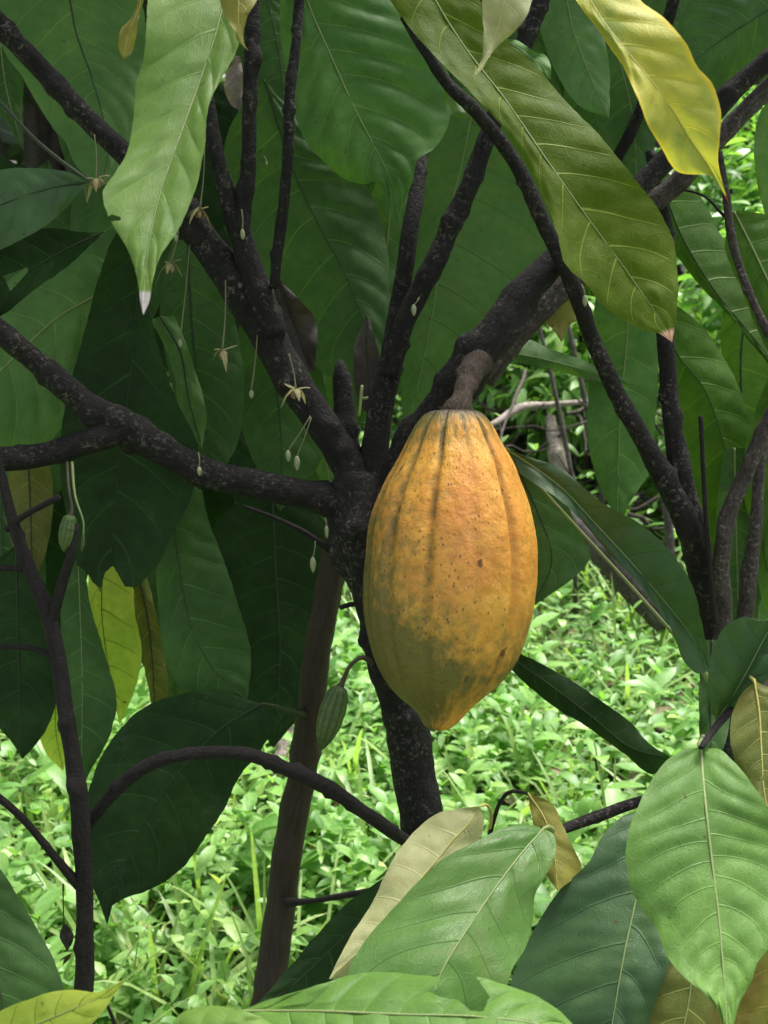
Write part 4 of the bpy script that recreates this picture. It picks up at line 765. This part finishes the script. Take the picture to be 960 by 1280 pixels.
# ================================================================== ground and undergrowth
def ground_z(x, y):
    return .04 * np.sin(x * .9 + 1) + .05 * np.sin(y * .7) + np.clip(y - 5, 0, 60) * .05
gx = np.concatenate([np.linspace(-60, -6, 14), np.linspace(-5.5, 5.5, 80), np.linspace(6, 60, 14)]); gy = np.concatenate([np.linspace(-12, -1, 8), np.linspace(-.6, 9, 90), np.linspace(10, 90, 22)])
GX, GY = np.meshgrid(gx, gy, indexing='ij'); GZ = ground_z(GX, GY) + .012 * snoise(np.stack([GX * 6, GY * 6], -1), 5)
n1 = len(gy); i = np.arange(len(gx) - 1)[:, None] * n1; j = np.arange(n1 - 1)[None]
GF = np.stack([i + j, i + n1 + j, i + n1 + j + 1, i + j + 1], -1).reshape(-1, 4)
t = NT('soil'); tc = t.n('ShaderNodeTexCoord').outputs['Object']
a = t.noise(tc, 14, 6, .7); b = t.noise(tc, 2.2, 3)
col = t.mix(t.mrange(a, .35, .7), (.035, .024, .015, 1), (.11, .08, .05, 1)); col = t.mix(t.mrange(b, .35, .6, 0, .85), col, (.12, .22, .06, 1))
bp = t.n('ShaderNodeBump', {'Strength': 1.0, 'Distance': .03, 'Height': a}).outputs[0]
MS = t.out(t.n('ShaderNodeBsdfPrincipled', {'Base Color': col, 'Roughness': .95, 'Normal': bp}).outputs[0])
g = mesh_obj('ground', np.stack([GX, GY, GZ], -1).reshape(-1, 3), GF, MS); g['kind'] = 'structure'

def weed_mat(name, stops, trans=.3, rough=.42, tc_=(1.15, 1.25, .5, 1)):
    t = NT(name); r = t.attr('rnd'); col = t.ramp(r, stops)
    tcn = t.n('ShaderNodeTexCoord').outputs['Object']
    col = t.mix(t.mrange(t.noise(tcn, 120, 3), .3, .7, 0, .3), col, (.05, .09, .02, 1))
    m = t.attr('mid'); col = t.mix(t.mrange(m, .0, .12, .35, 0), col, (.35, .45, .2, 1))
    p = t.n('ShaderNodeBsdfPrincipled', {'Base Color': col, 'Roughness': rough, 'Specular IOR Level': .5}).outputs[0]
    tr = t.n('ShaderNodeBsdfTranslucent', {'Color': t.mix(1.0, col, tc_, 'MULTIPLY')}).outputs[0]
    return t.out(t.n('ShaderNodeMixShader', {0: trans, 1: p, 2: tr}).outputs[0])
MW = weed_mat('weed_leaf', [(0, (.12, .29, .075)), (.35, (.20, .42, .10)), (.7, (.31, .54, .15)), (.93, (.44, .62, .18)), (1, (.56, .56, .2))], trans=.45)
MG = weed_mat('grass_blade', [(0, (.22, .36, .11)), (.5, (.31, .47, .15)), (.9, (.40, .55, .2)), (1, (.5, .5, .25))], trans=.45)
MB_ = weed_mat('bush_leaf', [(0, (.08, .18, .04)), (.5, (.17, .33, .07)), (.85, (.28, .46, .1)), (1, (.38, .52, .12))])
MFAR = weed_mat('far_leaf', [(0, (.025, .055, .02)), (.6, (.05, .10, .03)), (1, (.10, .17, .045))], trans=.2)
ML = weed_mat('litter', [(0, (.10, .06, .035)), (.4, (.22, .15, .09)), (.8, (.34, .27, .18)), (1, (.42, .38, .30))], trans=.1, rough=.8, tc_=(1, .9, .7, 1))
MST = weed_mat('weed_stem', [(0, (.09, .14, .04)), (.7, (.16, .24, .07)), (1, (.16, .10, .06))], trans=.0)

# a small leaf: 5 rows x 3 columns
TT = np.array([0, .18, .42, .7, .88, 1.0]); WW = {'ovate': np.array([.06, .72, 1, .74, .34, .02]), 'lance': np.array([.1, .75, 1, .8, .45, .02]), 'grass': np.array([.9, 1, .95, .75, .45, .03])}
def blades(base, dirv, nrm, length, width, shape, droop, rnd, fold=.25):
    """vectorised leaves -> verts, faces, rnd, mid"""
    n = len(base); t = TT[None, :, None]; w = WW[shape][None, :, None] * width[:, None, None] * .5
    side = np.cross(dirv, nrm); side /= np.linalg.norm(side, axis=1)[:, None] + 1e-9
    ctr = base[:, None] + dirv[:, None] * (length[:, None, None] * t) - np.array([0, 0, 1.0]) * (droop[:, None, None] * length[:, None, None] * t ** 2)
    up = nrm[:, None] * w * fold
    V = np.stack([ctr - side[:, None] * w + up, ctr, ctr + side[:, None] * w + up], 2)      # n,6,3,3
    k = 18; b = (np.arange(n) * k)[:, None, None]; i = np.arange(5)[None, :, None] * 3; j = np.arange(2)[None, None]
    F = np.stack([b + i + j, b + i + j + 1, b + i + j + 4, b + i + j + 3], -1).reshape(-1, 4)
    mid = np.tile(np.array([1, 0, 1.0]), n * 6)
    return V.reshape(-1, 3), F, np.repeat(rnd, k), mid
def unit(v): return v / (np.linalg.norm(v, axis=-1, keepdims=True) + 1e-9)

def scatter_pts(n, r, ymax=9.0, ymin=1.0, extra=.45, power=1.25):
    y = ymin + (ymax - ymin) * r.uniform(0, 1, n) ** power
    x = r.uniform(-1, 1, n) * (.42 * y + extra + .35)
    return x, y
def build_field(name, mat, chunks, label, cat):
    Vs, Fs, Rs, Ms = [], [], [], []; o = 0
    for V, F, r, m in chunks: Vs.append(V); Fs.append(F + o); Rs.append(r); Ms.append(m); o += len(V)
    ob = mesh_obj(name, np.vstack(Vs), np.vstack(Fs), mat, attrs={'rnd': ('FLOAT', np.concatenate(Rs)), 'mid': ('FLOAT', np.concatenate(Ms))})
    return tag(ob, label, cat, None, 'stuff')

def weeds(n, r, hmin, hmax, lmin, lmax, shape='ovate', ratio=.38, per=7, **k):
    x, y = scatter_pts(n, r, **k); z = ground_z(x, y)
    patch = snoise(np.stack([x * 3.1, y * 3.1], -1), int(n)); h = r.uniform(hmin, hmax, n) * (1 + .35 * patch); lean = r.normal(0, .22, (n, 2)); tone = np.clip(r.uniform(0, 1, n) + .3 * patch, 0, 1); sz_ = r.uniform(.7, 1.25, n); yaw0 = r.uniform(0, 6.28, n)
    B, D, Nn, Ls, Ws, Dr, Rn = [], [], [], [], [], [], []
    sB, sD, sL = [], [], []
    for lv in range(per):
        f = (lv + 1) / per; f = f ** .8
        for s in (0, 1):
            yaw = yaw0 + lv * 1.57 + s * math.pi + r.normal(0, .25, n)
            el = r.normal(.25, .28, n) + .5 * f
            d = np.stack([np.cos(yaw) * np.cos(el), np.sin(yaw) * np.cos(el), np.sin(el)], 1)
            b = np.stack([x + lean[:, 0] * h * f, y + lean[:, 1] * h * f, z + h * f], 1)
            side = np.stack([-np.sin(yaw), np.cos(yaw), 0 * yaw], 1)
            nn = unit(np.cross(side, d)) * -1; nn[nn[:, 2] < 0] *= -1
            nn = unit(nn + r.normal(0, .12, (n, 3)))
            L_ = r.uniform(lmin, lmax, n) * sz_ * (1.1 - .45 * f ** 3)
            B.append(b); D.append(d); Nn.append(nn); Ls.append(L_); Ws.append(L_ * ratio * r.uniform(.8, 1.2, n)); Dr.append(r.uniform(.1, .55, n)); Rn.append(np.clip(tone * .55 + .4 * r.uniform(0, 1, n) * (.5 + .6 * f), 0, 1))
    ch = blades(np.vstack(B), np.vstack(D), np.vstack(Nn), np.concatenate(Ls), np.concatenate(Ws), shape, np.concatenate(Dr), np.concatenate(Rn))
    top = np.stack([lean[:, 0], lean[:, 1], np.ones(n)], 1)
    st = blades(np.stack([x, y, z], 1), top, unit(np.cross(top, np.array([0, 1.0, .0]))) , h, np.full(n, .0035), 'grass', np.zeros(n), tone)
    return ch, st
r = np.random.default_rng(3)
a1, s1 = weeds(3900, r, .07, .22, .03, .065, per=5)
a2, s2 = weeds(1500, r, .12, .34, .04, .09, shape='lance', ratio=.38, per=6, ymin=1.3)
a3, s3 = weeds(8500, r, .03, .13, .03, .06, per=3, ratio=.48)
a4, s4 = weeds(700, r, .2, .5, .07, .13, shape='lance', ratio=.3, per=6, ymin=3.2)
build_field('undergrowth', MW, [a1, a2, a3, a4], 'bright green leafy weeds covering the ground behind the tree', 'undergrowth')
build_field('weed_stems', MST, [s1, s2, s3, s4], 'thin green stems of the ground weeds', 'weed stems')
# grass
n = 1500; x, y = scatter_pts(n, r, ymin=1.2); x[900:] -= .55
B, D, Nn, Ls, Ws, Dr, Rn = [], [], [], [], [], [], []
for k in range(6):
    yaw = r.uniform(0, 6.28, n); el = r.uniform(.7, 1.45, n)
    d = np.stack([np.cos(yaw) * np.cos(el), np.sin(yaw) * np.cos(el), np.sin(el)], 1); side = np.stack([-np.sin(yaw), np.cos(yaw), 0 * yaw], 1)
    B.append(np.stack([x + r.normal(0, .015, n), y + r.normal(0, .015, n), ground_z(x, y)], 1)); D.append(d); Nn.append(unit(np.cross(d, side))); Ls.append(r.uniform(.15, .50, n)); Ws.append(r.uniform(.005, .013, n)); Dr.append(r.uniform(.15, .75, n)); Rn.append(r.uniform(0, 1, n))
build_field('grass', MG, [blades(np.vstack(B), np.vstack(D), np.vstack(Nn), np.concatenate(Ls), np.concatenate(Ws), 'grass', np.concatenate(Dr), np.concatenate(Rn), .15)], 'long pale grass blades arching among the weeds', 'grass')
# litter
n = 5000; x, y = scatter_pts(n, r, ymax=7); yaw = r.uniform(0, 6.28, n); el = r.normal(0, .3, n)
d = np.stack([np.cos(yaw) * np.cos(el), np.sin(yaw) * np.cos(el), np.sin(el)], 1); nn = unit(np.stack([r.normal(0, .3, n), r.normal(0, .3, n), np.ones(n)], 1))
build_field('leaf_litter', ML, [blades(np.stack([x, y, ground_z(x, y) + r.uniform(.008, .04, n)], 1), d, nn, r.uniform(.04, .13, n), r.uniform(.02, .05, n), 'ovate', r.uniform(-.1, .3, n), r.uniform(0, 1, n))], 'brown dead leaves lying under the weeds', 'leaf litter')

# ---- fallen wood and bare stems in the open part behind
def wpt(x, y, d): return at(x, y, d)
def stick(name, pts, mat, label, cat, group=None, sides=10, rough=.12, knots=4, root=False):
    q = catmull(pts, 40); P = at(q[:, 0], q[:, 1], q[:, 2]); rad = q[:, 3] * .5 * q[:, 2] / FPX
    if root:                                   # carry the foot down into the soil
        b = P[0].copy(); z0 = float(ground_z(b[0], b[1])) - .05
        foot = np.array([b - (P[4] - P[0]) * [1, 1, 0] * k * .4 + [0, 0, (z0 - b[2]) * k / 8] for k in range(8, 0, -1)])
        P = np.vstack([foot, P]); rad = np.concatenate([np.full(8, rad[0] * 1.05), rad])
    o = add_tube(name, P, rad, M[mat], None, sides, rough=rough, seed=int(pts[0][0]), knots=knots)
    return tag(o, label, cat, group)
stick('fallen_branch', [(560, 560, 3.1, 5), (620, 528, 3.2, 8), (650, 510, 3.3, 11), (690, 506, 3.35, 8), (790, 498, 3.4, 6)], 'log', 'pale grey fallen branch lying across the brush behind the pod', 'fallen branch')
stick('fallen_log', [(700, 630, 2.9, 26), (745, 672, 2.8, 44), (790, 722, 2.75, 52), (840, 775, 2.7, 46)], 'bark2', 'brown rotting log slanting down between the drooping leaves', 'log', rough=.15)
stick('dead_tree', [(735, 760, 3.4, 30), (716, 660, 3.45, 27), (698, 580, 3.5, 24), (688, 520, 3.55, 12)], 'log', 'whitish dead trunk standing in the brush right of the pod', 'tree trunk', sides=14)
stick('dead_branch', [(340, 1010, 2.15, 12), (350, 960, 2.17, 22), (358, 915, 2.2, 18), (371, 880, 2.22, 23), (388, 840, 2.25, 12)], 'log', 'bleached dead branch beside the slanting brown stem', 'dead branch', root=True, rough=.25)
stick('bare_sapling', [(452, 830, 3.0, 16), (448, 760, 3.1, 20), (442, 690, 3.2, 16)], 'log', 'grey bare sapling seen between the slanting stem and the pod', 'sapling', root=True)
G_ = 'bare poles standing in the brush'
for k, (x0, y0, x1, y1, w, d, lab) in enumerate([(716, 600, 672, 400, 6, 3.0, 'leftmost and leaning one of the thin poles in the brush'), (752, 610, 704, 380, 7, 3.25, 'second of the thin poles from the left, crossing the pale branch'),
                                                 (838, 690, 830, 620, 12, 3.0, 'stubby brown pole under the drooping leaf'), (770, 700, 745, 640, 10, 3.2, 'short slanting pole above the rotting log')]):
    stick('bare_pole', [(x0, y0, d, w), ((x0 + x1) / 2 + 2, (y0 + y1) / 2, d, w * .95), (x1, y1, d, w * .8)], 'bark2', lab, 'pole', G_, root=True)
stick('weed_stalk', [(756, 1020, 2.15, 8), (749, 970, 2.15, 8), (744, 925, 2.15, 6)], 'bark3', 'single bare stalk rising above the twig at the lower right', 'stalk', root=True)

# ---- twiggy brush pile in the gap
M['brush'] = bark_material('dry_twigs', (.02, .015, .012, 1), (.07, .05, .04, 1), (.12, .095, .075, 1), scale=60)
r = np.random.default_rng(8); Vs, Fs, Bk = [], [], []; o = 0
for k in range(100):
    c = at(r.uniform(600, 880), 480 + 270 * r.uniform(0, 1) ** 1.1, r.uniform(3.15, 3.8)); dv = r.normal(0, 1, 3); dv[2] = dv[2] * .5; dv /= np.linalg.norm(dv); ln = r.uniform(.12, .5)
    tt_ = np.linspace(-.5, .5, 7)[:, None]; P = c + dv * ln * tt_ + snoise(np.hstack([tt_ * 5, tt_ * 0 + k]), k)[:, None] * .02
    V, F, bk = tube_arrays(P, np.linspace(.006, .0025, 7) * r.uniform(.6, 1.3), 5, cap=False); Vs.append(V); Fs.append(F + o); Bk.append(bk); o += len(V)
b = mesh_obj('brush_pile', np.vstack(Vs), np.vstack(Fs), M['brush'], attrs={'bark': ('FLOAT_VECTOR', np.vstack(Bk))}); tag(b, 'tangle of thin dead twigs behind the pod', 'brush pile', None, 'stuff')

# ---- bushes and the wood behind
def bush(name, x, y, rx, ry, h, n, lsize, mat, seed, label, cat='bush', group=None, trunk=.02, ratio=.4, shape='ovate', clumps=26, tone=(0, 1)):
    r = np.random.default_rng(seed); z0 = float(ground_z(np.array(x), np.array(y)))
    e = empty(name, (x, y, z0), label, cat, group)
    cc = []
    for _ in range(clumps):
        a = r.uniform(0, 6.28); rr = math.sqrt(r.uniform(0, 1)); zz = r.uniform(.12, 1)
        env = math.sin(math.pi * min(1, .25 + .72 * zz)) ** .6
        cc.append([x + rx * rr * math.cos(a) * env, y + ry * rr * math.sin(a) * env, z0 + h * zz])
    cc = np.array(cc); ci = r.integers(0, clumps, n); cs = r.uniform(.5, 1.1, clumps) * min(rx, h) * .34
    off = r.normal(0, 1, (n, 3)); off = unit(off) * (r.uniform(0, 1, (n, 1)) ** .45)
    B = cc[ci] + off * cs[ci][:, None] * np.array([1, 1, .75])
    yaw = np.arctan2(off[:, 1], off[:, 0]) + r.normal(0, .8, n); el = r.normal(-.1, .5, n)
    D = np.stack([np.cos(yaw) * np.cos(el), np.sin(yaw) * np.cos(el), np.sin(el)], 1)
    nn = np.stack([r.normal(0, .35, n), r.normal(0, .35, n), np.ones(n)], 1); nn = unit(nn - D * np.sum(nn * D, 1)[:, None])
    L_ = lsize * r.uniform(.6, 1.3, n)
    rn = np.clip(tone[0] + (tone[1] - tone[0]) * (.5 * r.uniform(0, 1, n) + .5 * r.uniform(0, 1, clumps)[ci]), 0, 1)
    V, F, rv, mv = blades(B, D, nn, L_, L_ * ratio, shape, r.uniform(.1, .6, n), rn)
    mesh_obj('foliage', V, F, mat, e, attrs={'rnd': ('FLOAT', rv), 'mid': ('FLOAT', mv)})
    Vs, Fs, Bk = [], [], []; o = 0
    for c in cc[:14]:
        s = np.array([x + r.normal(0, .03), y + r.normal(0, .03), z0 - .05]); m = (s + c) / 2 + np.array([r.normal(0, .06), r.normal(0, .06), h * .1])
        q = catmull([s, m, c], 14) if False else np.array([(1 - t) ** 2 * s + 2 * t * (1 - t) * m + t * t * c for t in np.linspace(0, 1, 12)])
        V, F, bk = tube_arrays(q, np.linspace(trunk, trunk * .25, 12), 7); Vs.append(V); Fs.append(F + o); Bk.append(bk); o += len(V)
    faces = [tuple(dict.fromkeys(f)) for f in np.vstack(Fs).tolist()]
    mesh_obj('stems', np.vstack(Vs), faces, M['bark2'], e, attrs={'bark': ('FLOAT_VECTOR', np.vstack(Bk))})
    return e
B1 = 'low bushes behind the weeds'
bush('bush', .75, 3.9, .45, .4, .95, 2200, .075, MW, 31, 'bright low bush seen through the gap above the pale fallen branch', group=B1, tone=(.1, .9))
bush('bush', .5, 3.95, .5, .3, 1.15, 3800, .06, MW, 30, 'small bright bush among the poles just right of the pod stalk', group=B1, tone=(.1, .9))
bush('bush', 1.25, 3.6, .4, .4, 1.15, 2200, .08, MW, 32, 'light green bush just under the withered leaf at the right', group=B1, tone=(.1, .9))
bush('bush', 1.6, 4.6, .7, .6, 1.7, 3600, .09, MW, 33, 'tall bright bush at the right edge below the yellow leaf', group=B1, tone=(0, .8))
bush('bush', .25, 4.8, .7, .5, 1.3, 2600, .085, MB_, 34, 'dark leafy bush behind the fork of the trunk', group=B1)
bush('bush', -.9, 4.3, .7, .5, 1.2, 2600, .08, MB_, 35, 'bush behind the slanting brown stem', group=B1)
bush('bush', -2.0, 4.0, .6, .6, 1.5, 2600, .085, MB_, 36, 'bush behind the thin sapling at the left', group=B1)
bush('bush', 2.6, 5.5, .9, .8, 2.2, 3200, .11, MB_, 37, 'large bush beyond the right edge stems', group=B1)
B2 = 'trees closing the view'
labs = ['leafy tree far off at the left edge', 'leafy tree far off behind the thin sapling', 'leafy tree far off behind the main trunk', 'leafy tree far off above the fallen branch', 'leafy tree far off behind the right stems', 'leafy tree far off beyond the right edge']
for k, (x, y, h) in enumerate([(-5.2, 8.0, 5.5), (-2.8, 8.8, 6), (-.4, 8.4, 5.6), (1.9, 8.6, 6.2), (4.1, 8.2, 5.8), (6.5, 9.2, 6.4)]):
    bush('forest_tree', x, y, 1.6, 1.2, h, 5200, .2, MFAR if k % 2 else MB_, 50 + k, labs[k], 'tree', B2, trunk=.09, clumps=44)
n = 26000; r = np.random.default_rng(77)
ang = r.uniform(.15, 2.99, n); dist = r.uniform(13, 17, n); x = np.cos(ang) * dist * 1.5; y = np.sin(ang) * dist + 1; z = ground_z(x, y) + r.uniform(0, 1, n) ** .8 * (8 + 1.8 * np.sin(ang * 23) + 1.2 * np.sin(ang * 51))
yaw = r.uniform(0, 6.28, n); D = np.stack([np.cos(yaw), np.sin(yaw), -.4 + 0 * yaw], 1); nn = unit(np.stack([r.normal(0, .6, n), r.normal(-.5, .5, n), np.ones(n)], 1))
L_ = r.uniform(.3, .7, n)
build_field('distant_wood', MFAR, [blades(np.stack([x, y, z], 1), unit(D), nn, L_, L_ * .6, 'ovate', r.uniform(0, .5, n), np.clip(r.uniform(0, 1, n), 0, 1))], 'dense dark green wood in the far background', 'wood')

# ================================================================== light
SUN_EL, SUN_AZ = 62.0, 35.0       # high, from behind the tree on the right
w = bpy.data.worlds.new('World'); bpy.context.scene.world = w; w.use_nodes = True
nt = w.node_tree; nt.nodes.clear()
sky = nt.nodes.new('ShaderNodeTexSky'); sky.sky_type = 'NISHITA'; sky.sun_disc = False
sky.sun_elevation = R_(SUN_EL); sky.sun_rotation = R_(SUN_AZ); sky.air_density = 1.0; sky.dust_density = 4.0; sky.ozone_density = 1.0
hs = nt.nodes.new('ShaderNodeHueSaturation'); hs.inputs['Saturation'].default_value = .35; nt.links.new(sky.outputs[0], hs.inputs['Color'])
bg = nt.nodes.new('ShaderNodeBackground'); bg.inputs['Strength'].default_value = .12; ow = nt.nodes.new('ShaderNodeOutputWorld')
nt.links.new(hs.outputs[0], bg.inputs[0]); nt.links.new(bg.outputs[0], ow.inputs[0])
sl = bpy.data.lights.new('sun', 'SUN'); sl.energy = 4.2; sl.angle = R_(24); sl.color = (1, .97, .9)
so = bpy.data.objects.new('sun', sl); C.objects.link(so)
az, el = R_(SUN_AZ), R_(SUN_EL)
dv = Vector((math.sin(az) * math.cos(el), math.cos(az) * math.cos(el), math.sin(el)))      # towards the sun
so.rotation_euler = dv.to_track_quat('Z', 'Y').to_euler(); so.location = dv * 20
sc = bpy.context.scene
sc.view_settings.view_transform = 'Standard'; sc.view_settings.look = 'None'; sc.view_settings.exposure = 1.2; sc.view_settings.gamma = 1; sc.view_settings.use_curve_mapping = False
sc.cycles.max_bounces = 7; sc.cycles.diffuse_bounces = 4; sc.cycles.glossy_bounces = 2; sc.cycles.transmission_bounces = 4; sc.cycles.use_denoising = True
